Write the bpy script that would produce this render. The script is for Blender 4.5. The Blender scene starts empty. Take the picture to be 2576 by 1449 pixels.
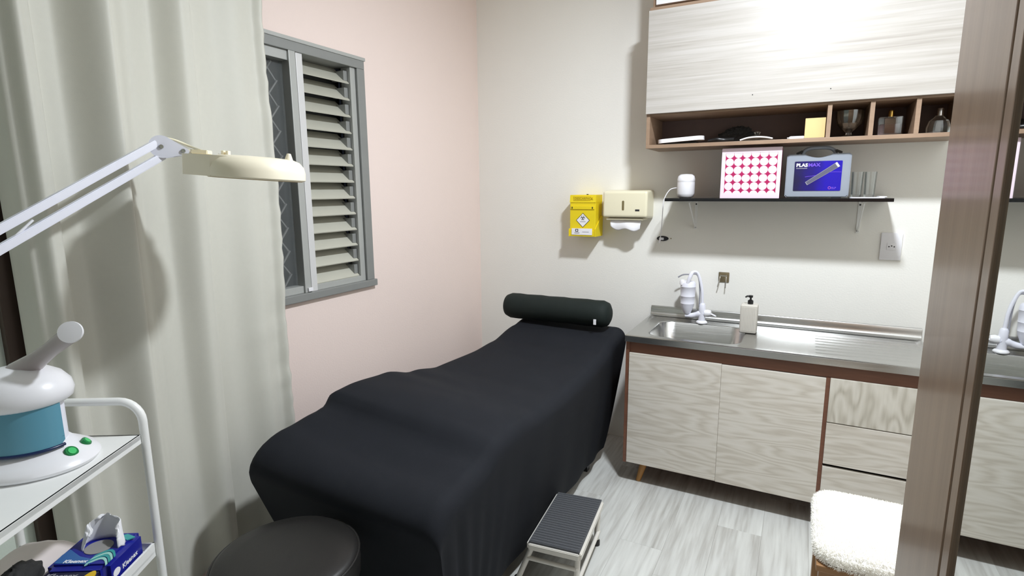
import bpy, bmesh, math, random
from mathutils import Vector, Matrix, noise as mnoise
random.seed(7)
PI = math.pi
scene = bpy.context.scene
COL = scene.collection

# ------------------------------------------------------------------ camera
cam_d = bpy.data.cameras.new('camera'); cam = bpy.data.objects.new('camera', cam_d); COL.objects.link(cam)
cam_d.sensor_width = 36.0; cam_d.lens = 1398.87 / 2576 * 36.0
cam_d.clip_start = 0.02; cam_d.clip_end = 60
_R = Vector((0.88661494, 0.46245026, -0.00732818)); _U = Vector((-0.07384097, 0.15717442, 0.98480643)); _F = Vector((-0.45657579, 0.87260298, -0.17350097))
cam.matrix_world = Matrix(((_R.x, _U.x, -_F.x, 1.98658), (_R.y, _U.y, -_F.y, -3.32747), (_R.z, _U.z, -_F.z, 1.58030), (0, 0, 0, 1)))
scene.camera = cam
# ------------------------------------------------------------------ world, exposure
wd = bpy.data.worlds.new('night'); scene.world = wd; wd.use_nodes = True
wd.node_tree.nodes['Background'].inputs[0].default_value = (0.012, 0.014, 0.02, 1)
wd.node_tree.nodes['Background'].inputs[1].default_value = 0.5
vs = scene.view_settings
vs.view_transform = 'Standard'; vs.look = 'None'; vs.gamma = 1.0; vs.exposure = 0.0; vs.use_curve_mapping = False
try:
    scene.cycles.diffuse_bounces = 12; scene.cycles.max_bounces = 16; scene.cycles.use_denoising = True
    scene.cycles.caustics_reflective = False; scene.cycles.caustics_refractive = False
except Exception:
    pass
LAMP_POS = (1.93, -1.50, 2.905)
LAMP_POWER = 68.0
LAMP_COLOR = (0.93, 0.985, 1.05)

# ------------------------------------------------------------------ materials
def lin(c):
    r = []
    for v in c[:3]:
        v = v / 255.0
        r.append(v / 12.92 if v <= 0.04045 else ((v + 0.055) / 1.055) ** 2.4)
    return (r[0], r[1], r[2], 1.0)
def new_mat(name):
    m = bpy.data.materials.new(name); m.use_nodes = True
    return m, m.node_tree, m.node_tree.nodes['Principled BSDF']
def N(nt, t, **kw):
    n = nt.nodes.new(t)
    for k, v in kw.items(): setattr(n, k, v)
    return n
def coords(nt, scale=(1, 1, 1), rot=(0, 0, 0), src='Object'):
    tc = N(nt, 'ShaderNodeTexCoord'); mp = N(nt, 'ShaderNodeMapping')
    mp.inputs['Scale'].default_value = scale; mp.inputs['Rotation'].default_value = rot
    nt.links.new(tc.outputs[src], mp.inputs['Vector'])
    return mp
def plain(name, col, rough=0.5, metal=0.0, var=0.04, vscale=30.0, bump=0.0, bscale=200.0, spec=0.5, coat=0.0, sheen=0.0):
    m, nt, b = new_mat(name)
    c = lin(col)
    mp = coords(nt)
    nz = N(nt, 'ShaderNodeTexNoise'); nz.inputs['Scale'].default_value = vscale; nz.inputs['Detail'].default_value = 3
    nt.links.new(mp.outputs[0], nz.inputs['Vector'])
    mx = N(nt, 'ShaderNodeMix', data_type='RGBA')
    mx.inputs[6].default_value = tuple(max(0, v * (1 - var)) for v in c[:3]) + (1,)
    mx.inputs[7].default_value = tuple(min(1, v * (1 + var)) for v in c[:3]) + (1,)
    nt.links.new(nz.outputs[0], mx.inputs[0]); nt.links.new(mx.outputs[2], b.inputs['Base Color'])
    b.inputs['Roughness'].default_value = rough; b.inputs['Metallic'].default_value = metal
    b.inputs['Specular IOR Level'].default_value = spec
    b.inputs['Coat Weight'].default_value = coat
    b.inputs['Sheen Weight'].default_value = sheen
    if bump > 0:
        n2 = N(nt, 'ShaderNodeTexNoise'); n2.inputs['Scale'].default_value = bscale; n2.inputs['Detail'].default_value = 3
        nt.links.new(mp.outputs[0], n2.inputs['Vector'])
        bp = N(nt, 'ShaderNodeBump'); bp.inputs['Strength'].default_value = bump; bp.inputs['Distance'].default_value = 0.002
        nt.links.new(n2.outputs[0], bp.inputs['Height']); nt.links.new(bp.outputs[0], b.inputs['Normal'])
    return m
def ramp(nt, stops):
    r = N(nt, 'ShaderNodeValToRGB'); e = r.color_ramp.elements
    e[0].position = stops[0][0]; e[0].color = lin(stops[0][1])
    e[1].position = stops[-1][0]; e[1].color = lin(stops[-1][1])
    for p, c in stops[1:-1]:
        k = e.new(p); k.color = lin(c)
    return r
def grain(name, stops, scale, bands=0.0, rough=0.45, fine=(6, 1, 160), finemix=0.35, rnd=False, coat=0.0, finecol=((0, 0, 0), (255, 255, 255)), bump=0.05):
    """stretched-noise wood: contour bands of a soft noise give the cathedral figure, a finer noise the pores"""
    m, nt, b = new_mat(name)
    mp = coords(nt, scale)
    vec = mp.outputs[0]
    mf = coords(nt, fine); vf = mf.outputs[0]
    if rnd:
        oi = N(nt, 'ShaderNodeObjectInfo'); mu = N(nt, 'ShaderNodeMath', operation='MULTIPLY'); mu.inputs[1].default_value = 37.0
        nt.links.new(oi.outputs['Random'], mu.inputs[0])
        a1 = N(nt, 'ShaderNodeVectorMath', operation='ADD'); a2 = N(nt, 'ShaderNodeVectorMath', operation='ADD')
        nt.links.new(vec, a1.inputs[0]); nt.links.new(mu.outputs[0], a1.inputs[1])
        nt.links.new(vf, a2.inputs[0]); nt.links.new(mu.outputs[0], a2.inputs[1])
        vec = a1.outputs[0]; vf = a2.outputs[0]
    n1 = N(nt, 'ShaderNodeTexNoise'); n1.inputs['Scale'].default_value = 1.0; n1.inputs['Detail'].default_value = 2.0; n1.inputs['Roughness'].default_value = 0.45
    nt.links.new(vec, n1.inputs['Vector'])
    fac = n1.outputs[0]
    if bands:
        mu = N(nt, 'ShaderNodeMath', operation='MULTIPLY'); mu.inputs[1].default_value = bands
        sn = N(nt, 'ShaderNodeMath', operation='SINE'); md = N(nt, 'ShaderNodeMath', operation='MULTIPLY_ADD')
        md.inputs[1].default_value = 0.5; md.inputs[2].default_value = 0.5
        nt.links.new(fac, mu.inputs[0]); nt.links.new(mu.outputs[0], sn.inputs[0]); nt.links.new(sn.outputs[0], md.inputs[0])
        fac = md.outputs[0]
    n2 = N(nt, 'ShaderNodeTexNoise'); n2.inputs['Scale'].default_value = 1.0; n2.inputs['Detail'].default_value = 4.0
    nt.links.new(vf, n2.inputs['Vector'])
    mix = N(nt, 'ShaderNodeMix', data_type='FLOAT'); mix.inputs[0].default_value = finemix
    nt.links.new(fac, mix.inputs[2]); nt.links.new(n2.outputs[0], mix.inputs[3])
    r = ramp(nt, stops); nt.links.new(mix.outputs[0], r.inputs[0])
    nt.links.new(r.outputs[0], b.inputs['Base Color'])
    b.inputs['Roughness'].default_value = rough; b.inputs['Coat Weight'].default_value = coat; b.inputs['Coat Roughness'].default_value = 0.12
    bp = N(nt, 'ShaderNodeBump'); bp.inputs['Strength'].default_value = bump; bp.inputs['Distance'].default_value = 0.001
    nt.links.new(n2.outputs[0], bp.inputs['Height']); nt.links.new(bp.outputs[0], b.inputs['Normal'])
    return m
def glassy(name, col=(235, 240, 238), rough=0.03, base=0.01):
    """thin clear glass: see-through, with a Fresnel-weighted glossy reflection"""
    m = bpy.data.materials.new(name); m.use_nodes = True; nt = m.node_tree; nt.nodes.remove(nt.nodes['Principled BSDF'])
    out = nt.nodes['Material Output']; tr = N(nt, 'ShaderNodeBsdfTransparent'); gl = N(nt, 'ShaderNodeBsdfGlossy'); lw = N(nt, 'ShaderNodeFresnel'); lw.inputs['IOR'].default_value = 1.5
    tr.inputs[0].default_value = lin(col); gl.inputs['Roughness'].default_value = rough; gl.inputs[0].default_value = (0.95, 0.97, 0.97, 1)
    ad = N(nt, 'ShaderNodeMath', operation='MULTIPLY_ADD'); ad.inputs[1].default_value = 0.7; ad.inputs[2].default_value = base; ad.use_clamp = True
    mx = N(nt, 'ShaderNodeMixShader'); nt.links.new(lw.outputs[0], ad.inputs[0]); nt.links.new(ad.outputs[0], mx.inputs[0])
    nt.links.new(tr.outputs[0], mx.inputs[1]); nt.links.new(gl.outputs[0], mx.inputs[2]); nt.links.new(mx.outputs[0], out.inputs[0])
    return m
def emissive(name, col, strength):
    m, nt, b = new_mat(name)
    b.inputs['Base Color'].default_value = lin(col); b.inputs['Emission Color'].default_value = lin(col); b.inputs['Emission Strength'].default_value = strength
    return m

M = {}
M['wall_white'] = plain('wall_paint_white', (238, 237, 231), 0.6, var=0.012, vscale=3, bump=0.25, bscale=120, spec=0.25)
M['wall_pink'] = plain('wall_paint_pink', (236, 219, 212), 0.6, var=0.012, vscale=3, bump=0.3, bscale=120, spec=0.25)
M['wall_green'] = plain('wall_paint_pale_green', (205, 214, 204), 0.6, var=0.012, vscale=3, bump=0.2, bscale=120, spec=0.25)
M['ceiling'] = plain('ceiling_paint', (244, 243, 240), 0.8, var=0.01)
M['plank'] = grain('grey_floor_plank', [(0.15, (128, 125, 120)), (0.38, (178, 177, 172)), (0.52, (202, 203, 199)), (0.75, (222, 224, 220))], (13, 1.1, 1), 0.0, 0.42, (55, 3.5, 1), 0.5, rnd=True, bump=0.12)
M['joint'] = plain('floor_joint', (140, 138, 133), 0.8)
M['carcass'] = grain('brown_carcass_wood', [(0.2, (96, 62, 47)), (0.8, (128, 86, 66))], (2, 2, 14), 0, 0.45, (8, 8, 90), 0.5)
M['front'] = grain('pale_oak_front', [(0.1, (184, 176, 164)), (0.4, (202, 196, 185)), (0.7, (211, 206, 197)), (0.95, (217, 213, 205))], (1.7, 1.7, 12.0), 60.0, 0.42, (9, 9, 120), 0.58, rnd=True)
M['front_v'] = grain('pale_oak_front_arched', [(0.1, (168, 162, 149)), (0.4, (192, 187, 175)), (0.9, (210, 206, 196))], (9.0, 9.0, 2.6), 46.0, 0.42, (120, 120, 9), 0.5, rnd=True)
M['upper_door'] = grain('white_streaked_door', [(0.25, (150, 144, 137)), (0.42, (170, 165, 158)), (0.6, (182, 178, 173)), (0.8, (188, 185, 181))], (1.3, 1.3, 34), 0, 0.38, (3.5, 3.5, 130), 0.5)
M['taupe'] = grain('taupe_cabinet_wood', [(0.2, (128, 104, 84)), (0.8, (160, 135, 113))], (3, 3, 8), 0, 0.45, (10, 10, 80), 0.4)
M['dark_back'] = plain('dark_cabinet_interior', (104, 86, 82), 0.6, var=0.08)
M['wardrobe'] = grain('brown_wardrobe_wood', [(0.2, (106, 82, 62)), (0.5, (127, 102, 80)), (0.85, (146, 120, 97))], (26, 26, 1.0), 0, 0.34, (160, 160, 6), 0.35, coat=0.25)
M['seam'] = plain('dark_door_gap', (38, 22, 20), 0.7)
m, nt, b = new_mat('mirror_glass'); b.inputs['Base Color'].default_value = (0.86, 0.88, 0.86, 1); b.inputs['Metallic'].default_value = 1; b.inputs['Roughness'].default_value = 0.012
M['mirror'] = m
def steel(name, col, rough, sc):
    m, nt, b = new_mat(name)
    mp = coords(nt, sc); nz = N(nt, 'ShaderNodeTexNoise'); nz.inputs['Scale'].default_value = 1; nz.inputs['Detail'].default_value = 4
    nt.links.new(mp.outputs[0], nz.inputs['Vector'])
    mr = N(nt, 'ShaderNodeMapRange'); mr.inputs['To Min'].default_value = rough * 0.75; mr.inputs['To Max'].default_value = rough * 1.3
    nt.links.new(nz.outputs[0], mr.inputs['Value']); nt.links.new(mr.outputs[0], b.inputs['Roughness'])
    b.inputs['Base Color'].default_value = lin(col); b.inputs['Metallic'].default_value = 1
    bp = N(nt, 'ShaderNodeBump'); bp.inputs['Strength'].default_value = 0.06; bp.inputs['Distance'].default_value = 0.0008
    nt.links.new(nz.outputs[0], bp.inputs['Height']); nt.links.new(bp.outputs[0], b.inputs['Normal'])
    return m
M['steel'] = steel('brushed_sink_steel', (192, 192, 190), 0.24, (6, 160, 160))
M['chrome'] = plain('chrome', (200, 198, 192), 0.18, 1.0, var=0.02)
M['bronze'] = plain('bronze_metal', (150, 138, 112), 0.42, 1.0, var=0.05)
M['sheet'] = plain('black_stretch_sheet', (30, 32, 37), 0.8, var=0.15, vscale=9, bump=0.25, bscale=900, spec=0.15)
M['bolster'] = plain('black_green_cover', (31, 38, 36), 0.68, var=0.12, vscale=14, bump=0.3, bscale=900, spec=0.2)
M['black_vinyl'] = plain('black_vinyl', (32, 31, 30), 0.4, var=0.1, vscale=6, bump=0.15, bscale=500, spec=0.4)
M['black'] = plain('black_plastic', (20, 20, 21), 0.35)
M['black_glass'] = plain('black_glass_shelf', (14, 14, 17), 0.12)
M['rubber'] = plain('ribbed_rubber', (74, 76, 80), 0.75, var=0.2, vscale=160, bump=0.6, bscale=420)
M['white_metal'] = plain('white_enamel', (238, 239, 237), 0.35, var=0.015)
M['old_white'] = plain('worn_white_enamel', (214, 211, 203), 0.4, var=0.05, vscale=20)
M['white_plastic'] = plain('white_plastic', (234, 234, 238), 0.3, var=0.012)
M['lilac_plastic'] = plain('cool_white_plastic', (230, 231, 242), 0.3, var=0.015)
M['cream'] = plain('cream_plastic', (232, 226, 198), 0.32, var=0.012)
M['cream_lamp'] = plain('aged_cream_plastic', (243, 235, 212), 0.35, var=0.02)
M['disp_slot'] = plain('smoked_window', (120, 108, 74), 0.3)
M['yellow'] = plain('yellow_cardboard', (232, 208, 22), 0.55, var=0.03)
M['yellow_dark'] = plain('yellow_print', (170, 148, 16), 0.55, var=0.03)
M['paper'] = plain('white_paper', (236, 236, 240), 0.7, var=0.015)
M['ink'] = plain('black_print', (36, 36, 40), 0.6)
M['ink_grey'] = plain('grey_print', (150, 150, 158), 0.6)
M['alu'] = plain('window_aluminium', (176, 178, 175), 0.45, 0.2, var=0.04, vscale=12)
M['alu_light'] = plain('bright_aluminium', (212, 212, 212), 0.4, 0.1, var=0.03, vscale=12)
M['alu_dark'] = plain('dull_aluminium', (138, 140, 138), 0.5, 0.15, var=0.06, vscale=12)
M['slat'] = plain('louvre_slat', (198, 197, 184), 0.42, 0.1, var=0.06, vscale=9)
M['grille'] = plain('painted_grille', (158, 158, 156), 0.5, 0.3)
M['night'] = plain('night_dark_sheet', (58, 60, 62), 0.6)  # dark colour standing for the night outside the window
m, nt, b = new_mat('window_glass'); b.inputs['Base Color'].default_value = lin((150, 155, 155)); b.inputs['Roughness'].default_value = 0.12; b.inputs['Alpha'].default_value = 0.16
M['pane'] = m
M['curtain'] = plain('greige_curtain', (204, 203, 193), 0.52, var=0.02, vscale=60, bump=0.12, bscale=700, spec=0.4, sheen=0.15)
M['wood_leg'] = grain('honey_wood', [(0.2, (150, 102, 48)), (0.8, (190, 142, 78))], (14, 14, 2), 0, 0.45, (90, 90, 8), 0.4)
M['stool_wood'] = grain('stool_wood', [(0.2, (128, 92, 58)), (0.8, (168, 128, 84))], (14, 14, 2), 0, 0.45, (90, 90, 8), 0.4)
M['fur'] = plain('cream_fleece', (252, 251, 247), 0.9, var=0.01, sheen=0.3)
M['pink'] = plain('magenta_box', (164, 14, 84), 0.5, var=0.03)
M['pink_white'] = plain('pale_pink_print', (224, 206, 218), 0.5, var=0.01)
M['case'] = plain('grey_blue_plastic', (142, 149, 160), 0.42, var=0.02)
M['card'] = plain('kraft_card', (222, 190, 132), 0.6, var=0.03)
M['gold'] = plain('gold_cap', (200, 165, 90), 0.25, 1.0)
M['silver'] = plain('silver_cap', (205, 205, 205), 0.25, 1.0)
M['glass'] = glassy('clear_glass', (253, 254, 254)); M['cut_glass'] = glassy('cut_glass', (250, 252, 252), 0.03, 0.06)
M['nozzle'] = plain('translucent_grey_plastic', (176, 168, 168), 0.25, var=0.03)
M['green'] = plain('green_button', (28, 120, 66), 0.2)
M['green_core'] = plain('bright_green_button', (70, 190, 110), 0.2)
M['tissue_blue'] = plain('deep_blue_film', (28, 34, 142), 0.28, var=0.15, vscale=14)
M['tissue_mid'] = plain('mid_blue_film', (56, 104, 168), 0.28, var=0.1)
M['tissue_teal'] = plain('teal_film', (60, 160, 160), 0.28, var=0.1)
M['mint'] = plain('mint_film', (160, 215, 205), 0.28)
M['badge'] = plain('yellow_badge', (214, 176, 30), 0.4)
M['dark_cloth'] = plain('dark_mesh_cloth', (40, 40, 40), 0.85, var=0.3, vscale=50, bump=0.5, bscale=200)
M['navy_film'] = plain('navy_film', (24, 26, 58), 0.3, var=0.2)
M['dark_wood'] = plain('dark_brown_wood', (62, 46, 36), 0.6, var=0.15, vscale=6)
M['purple'] = plain('purple_print', (104, 70, 200), 0.5)
M['pen'] = plain('pen_grey', (92, 92, 112), 0.35)
# blue tank
m, nt, b = new_mat('blue_water_tank'); b.inputs['Base Color'].default_value = lin((104, 162, 184)); b.inputs['Roughness'].default_value = 0.18; b.inputs['Transmission Weight'].default_value = 0.15; b.inputs['IOR'].default_value = 1.3
M['tank'] = m
# label artwork on the carrying case: deep blue, darker at the left, violet band (flat print)
m, nt, b = new_mat('case_label_print')
mp = coords(nt); sx = N(nt, 'ShaderNodeSeparateXYZ'); nt.links.new(mp.outputs[0], sx.inputs[0])
mr = N(nt, 'ShaderNodeMapRange'); mr.inputs['From Min'].default_value = -0.10; mr.inputs['From Max'].default_value = 0.08
nt.links.new(sx.outputs[0], mr.inputs['Value'])
nz = N(nt, 'ShaderNodeTexNoise'); nz.inputs['Scale'].default_value = 16; nt.links.new(mp.outputs[0], nz.inputs['Vector'])
ad = N(nt, 'ShaderNodeMath', operation='MULTIPLY_ADD'); ad.inputs[1].default_value = 0.5; nt.links.new(nz.outputs[0], ad.inputs[0]); nt.links.new(mr.outputs[0], ad.inputs[2])
r = ramp(nt, [(0.25, (24, 20, 58)), (0.7, (26, 12, 112)), (1.0, (28, 10, 160))]); nt.links.new(ad.outputs[0], r.inputs[0]); nt.links.new(r.outputs[0], b.inputs['Base Color']); b.inputs['Roughness'].default_value = 0.35
M['label_blue'] = m
# dot pattern on the pink box (flat print): touching pale discs on magenta
m, nt, b = new_mat('dot_print')
tc = N(nt, 'ShaderNodeTexCoord'); sx = N(nt, 'ShaderNodeSeparateXYZ'); nt.links.new(tc.outputs['Object'], sx.inputs[0])
def cell(sock, size, off):
    a = N(nt, 'ShaderNodeMath', operation='ADD'); a.inputs[1].default_value = off; nt.links.new(sock, a.inputs[0])
    d = N(nt, 'ShaderNodeMath', operation='DIVIDE'); d.inputs[1].default_value = size; nt.links.new(a.outputs[0], d.inputs[0])
    f = N(nt, 'ShaderNodeMath', operation='FRACT'); nt.links.new(d.outputs[0], f.inputs[0])
    s = N(nt, 'ShaderNodeMath', operation='SUBTRACT'); s.inputs[1].default_value = 0.5; nt.links.new(f.outputs[0], s.inputs[0])
    q = N(nt, 'ShaderNodeMath', operation='MULTIPLY'); nt.links.new(s.outputs[0], q.inputs[0]); nt.links.new(s.outputs[0], q.inputs[1])
    return q.outputs[0]
DOT = 0.0397
qa = cell(sx.outputs[0], DOT, 3 * DOT + 0.0); qb = cell(sx.outputs[2], DOT, 0.0)
ad = N(nt, 'ShaderNodeMath', operation='ADD'); nt.links.new(qa, ad.inputs[0]); nt.links.new(qb, ad.inputs[1])
lt = N(nt, 'ShaderNodeMath', operation='LESS_THAN'); lt.inputs[1].default_value = 0.238; nt.links.new(ad.outputs[0], lt.inputs[0])
mx = N(nt, 'ShaderNodeMix', data_type='RGBA'); mx.inputs[6].default_value = lin((164, 10, 82)); mx.inputs[7].default_value = lin((224, 206, 218))
nt.links.new(lt.outputs[0], mx.inputs[0]); nt.links.new(mx.outputs[2], b.inputs['Base Color']); b.inputs['Roughness'].default_value = 0.5
M['dots'] = m

# ------------------------------------------------------------------ mesh builder
class MB:
    def __init__(s): s.v = []; s.f = []
    def add(s, vs, fs):
        o = len(s.v); s.v += [Vector(v) for v in vs]; s.f += [[i + o for i in f] for f in fs]; return s
    def from_bm(s, bm):
        bm.verts.index_update(); s.add([v.co.copy() for v in bm.verts], [[v.index for v in f.verts] for f in bm.faces]); bm.free(); return s
    def box(s, x0, x1, y0, y1, z0, z1, bev=0.0, seg=2):
        bm = bmesh.new(); bmesh.ops.create_cube(bm, size=1.0)
        for v in bm.verts:
            v.co = Vector(((x0 + x1) / 2 + v.co.x * (x1 - x0), (y0 + y1) / 2 + v.co.y * (y1 - y0), (z0 + z1) / 2 + v.co.z * (z1 - z0)))
        if bev > 0: bmesh.ops.bevel(bm, geom=bm.edges[:], offset=bev, segments=seg, profile=0.6, affect='EDGES')
        return s.from_bm(bm)
    def tube(s, path, r, seg=12, caps=True, closed=False):
        P = [Vector(p) for p in path]; n = len(P)
        R = r if isinstance(r, (list, tuple)) else [r] * n
        up = None; rings = []
        for i in range(n):
            if closed: t = (P[(i + 1) % n] - P[i - 1]).normalized()
            else: t = (P[min(i + 1, n - 1)] - P[max(i - 1, 0)]).normalized()
            if up is None:
                a = Vector((0, 0, 1)) if abs(t.z) < 0.9 else Vector((1, 0, 0)); up = (a - t * a.dot(t)).normalized()
            else: up = (up - t * up.dot(t)).normalized()
            q = t.cross(up); rings.append([P[i] + (up * math.cos(2 * PI * k / seg) + q * math.sin(2 * PI * k / seg)) * R[i] for k in range(seg)])
        vs = [v for rg in rings for v in rg]; fs = []
        for i in range(n if closed else n - 1):
            j = (i + 1) % n
            for k in range(seg): fs.append([i * seg + k, i * seg + (k + 1) % seg, j * seg + (k + 1) % seg, j * seg + k])
        if caps and not closed: fs.append(list(range(seg))[::-1]); fs.append([(n - 1) * seg + k for k in range(seg)])
        return s.add(vs, fs)
    def bar(s, p0, p1, w, h, up=(0, 0, 1), bev=0.0):
        p0 = Vector(p0); p1 = Vector(p1); t = (p1 - p0).normalized(); a = Vector(up); u = (a - t * a.dot(t)).normalized(); q = t.cross(u)
        bm = bmesh.new(); bmesh.ops.create_cube(bm, size=1.0); L = (p1 - p0).length
        for v in bm.verts: v.co = Vector((v.co.x * L, v.co.y * w, v.co.z * h))
        if bev > 0: bmesh.ops.bevel(bm, geom=bm.edges[:], offset=bev, segments=2, affect='EDGES')
        mid = (p0 + p1) / 2
        for v in bm.verts: c = v.co.copy(); v.co = mid + t * c.x + q * c.y + u * c.z
        return s.from_bm(bm)
    def lathe(s, prof, c=(0, 0, 0), seg=32, sx=1.0, sy=1.0, M4=None):
        vs = []; fs = []; n = len(prof)
        for r, z in prof:
            for k in range(seg):
                a = 2 * PI * k / seg; p = Vector((r * math.cos(a) * sx, r * math.sin(a) * sy, z))
                if M4 is not None: p = M4 @ p
                vs.append(p + Vector(c))
        for i in range(n - 1):
            for k in range(seg): fs.append([i * seg + k, i * seg + (k + 1) % seg, (i + 1) * seg + (k + 1) % seg, (i + 1) * seg + k])
        if prof[0][0] > 1e-6: fs.append(list(range(seg))[::-1])
        if prof[-1][0] > 1e-6: fs.append([(n - 1) * seg + k for k in range(seg)])
        return s.add(vs, fs)
    def prism(s, poly, fn, d0, d1):
        """poly: 2-D outline; fn(a, b, d) -> 3-D"""
        n = len(poly); vs = [fn(a, b, d0) for a, b in poly] + [fn(a, b, d1) for a, b in poly]
        fs = [list(range(n))[::-1], [n + i for i in range(n)]] + [[i, (i + 1) % n, n + (i + 1) % n, n + i] for i in range(n)]
        return s.add(vs, fs)
    def xf(s, m): s.v = [m @ v for v in s.v]; return s
    def build(s, name, mat, parent=None, smooth=None, label=None, kind=None):
        me = bpy.data.meshes.new(name)
        vs = s.v
        if parent is not None:
            inv = WM[parent].inverted(); vs = [inv @ v for v in s.v]
        me.from_pydata([tuple(v) for v in vs], [], s.f); 
        bm = bmesh.new(); bm.from_mesh(me); bmesh.ops.remove_doubles(bm, verts=bm.verts, dist=1e-6); bmesh.ops.recalc_face_normals(bm, faces=bm.faces); bm.to_mesh(me); bm.free()
        me.materials.append(M[mat] if isinstance(mat, str) else mat)
        o = bpy.data.objects.new(name, me); COL.objects.link(o)
        if parent is not None: o.parent = parent; WM[o] = WM[parent]
        else: WM[o] = Matrix.Identity(4)
        if smooth is not None:
            for p in me.polygons: p.use_smooth = True
            me.set_sharp_from_angle(angle=math.radians(smooth))
        if label: o['label'] = label
        if kind: o['kind'] = kind
        return o
WM = {}
def tag(o, label, cat, group=None):
    o['label'] = label; o['category'] = cat
    if group: o['group'] = group
    return o
def thing(name, loc, label=None, cat=None, group=None, rz=0.0, kind=None):
    o = bpy.data.objects.new(name, None); COL.objects.link(o); o.location = loc; o.rotation_euler = (0, 0, rz); o.empty_display_size = 0.05
    WM[o] = Matrix.Translation(loc) @ Matrix.Rotation(rz, 4, 'Z')
    if label: tag(o, label, cat, group)
    if kind: o['kind'] = kind
    return o
def copy_part(src, parent, loc=(0, 0, 0)):
    c = src.copy(); COL.objects.link(c); c.parent = parent; c.location = loc; WM[c] = WM[parent] @ Matrix.Translation(loc); return c
def rrect(x0, x1, y0, y1, r, k=6):
    pts = []
    for cx, cy, a0 in ((x1 - r, y1 - r, 0), (x0 + r, y1 - r, PI / 2), (x0 + r, y0 + r, PI), (x1 - r, y0 + r, 1.5 * PI)):
        for i in range(k + 1):
            a = a0 + PI / 2 * i / k; pts.append((cx + r * math.cos(a), cy + r * math.sin(a)))
    return pts
def text(name, body, size, M4, mat, parent, ext=0.0004, bold=0.0, align='LEFT', stretch=1.0):
    cu = bpy.data.curves.new(name, 'FONT'); cu.body = body; cu.size = size; cu.extrude = ext; cu.offset = bold; cu.align_x = align; cu.resolution_u = 2
    to = bpy.data.objects.new(name + '_tmp', cu); COL.objects.link(to)
    dg = bpy.context.evaluated_depsgraph_get(); dg.update()
    me = bpy.data.meshes.new_from_object(to.evaluated_get(dg))
    bpy.data.objects.remove(to); bpy.data.curves.remove(cu)
    inv = WM[parent].inverted()
    for v in me.vertices: v.co = inv @ (M4 @ Vector((v.co.x * stretch, v.co.y, v.co.z)))
    me.materials.clear(); me.materials.append(M[mat]); me.name = name
    o = bpy.data.objects.new(name, me); COL.objects.link(o); o.parent = parent; WM[o] = WM[parent]
    return o
def face_back(x, y, z):
    """text plane facing the room (-y), written along +x"""
    return Matrix.Translation((x, y, z)) @ Matrix.Rotation(PI / 2, 4, 'X')
def arc(c, r, a0, a1, n, ax=(1, 0, 0), ay=(0, 0, 1)):
    c = Vector(c); ax = Vector(ax); ay = Vector(ay)
    return [c + ax * r * math.cos(a0 + (a1 - a0) * i / n) + ay * r * math.sin(a0 + (a1 - a0) * i / n) for i in range(n + 1)]
def spline(pts, n=8):
    P = [Vector(p) for p in pts]; out = []
    for i in range(len(P) - 1):
        p0 = P[max(i - 1, 0)]; p1 = P[i]; p2 = P[i + 1]; p3 = P[min(i + 2, len(P) - 1)]
        for k in range(n):
            t = k / n; out.append(0.5 * ((2 * p1) + (p2 - p0) * t + (2 * p0 - 5 * p1 + 4 * p2 - p3) * t * t + (3 * p1 - p0 - 3 * p2 + p3) * t ** 3))
    out.append(P[-1]); return out
def interp(tab, x):
    if x <= tab[0][0]: return tab[0][1]
    for (a, b), (c, d) in zip(tab, tab[1:]):
        if x <= c:
            t = (x - a) / (c - a); t = t * t * (3 - 2 * t); return b + (d - b) * t
    return tab[-1][1]

# ================================================================== structure
XR, YF, ZC = 2.78, -4.40, 2.93
fl = MB().box(-0.12, XR + 0.12, YF - 0.12, 0.12, -0.12, -0.0035).build('floor', 'joint', kind='structure')
PW = 0.192
proto = {}
x = 0.0; col_i = 0
while x < XR - 0.001:
    x1 = min(x + PW, XR); y = 0.0 - (0, 0.74, 0.37, 1.05)[col_i % 4]; ys = [0.0] + ([y] if y < 0 else [])
    while ys[-1] - 1.22 > YF: ys.append(ys[-1] - 1.22)
    ys.append(YF)
    for ya, yb in zip(ys, ys[1:]):
        MB().box(x + 0.0002, x1 - 0.0002, yb + 0.0002, ya - 0.0002, -0.0035, 0.0, 0.0004, 1).build('plank', 'plank', fl)
    x = x1; col_i += 1
WY0, WY1, WZ0, WZ1 = -2.335, -1.110, 1.098, 2.212     # window opening in the left wall
YS = -2.575                                            # where the pink wall ends at the dark jamb
wl = MB()
wl.box(-0.12, 0, WY1, 0.12, 0, ZC).box(-0.12, 0, YS, WY0, 0, ZC).box(-0.12, 0, WY0, WY1, 0, WZ0).box(-0.12, 0, WY0, WY1, WZ1, ZC)
wl.build('wall_left', 'wall_pink', kind='structure')
MB().box(-0.12, 0.03, YF - 0.12, YS - 0.080, 0, ZC).build('wall_left_front', 'wall_green', kind='structure')
MB().box(-0.12, 0.055, YS - 0.080, YS, 0, 2.6, 0.004).build('trim_1', 'dark_wood', kind='structure')
MB().box(-0.12, 0.0, YS - 0.080, YS, 2.6, ZC).build('wall_left_lintel', 'wall_pink', kind='structure')
MB().box(0, XR, 0, 0.12, 0, ZC).build('wall_back', 'wall_white', kind='structure')
MB().box(XR, XR + 0.12, YF - 0.12, 0.12, 0, ZC).build('wall_right', 'wall_white', kind='structure')
MB().box(0.03, XR, YF - 0.12, YF, 0, ZC).build('wall_front', 'wall_white', kind='structure')
MB().box(-0.12, XR + 0.12, YF - 0.12, 0.12, ZC, ZC + 0.1).build('ceiling', 'ceiling', kind='structure')

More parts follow.
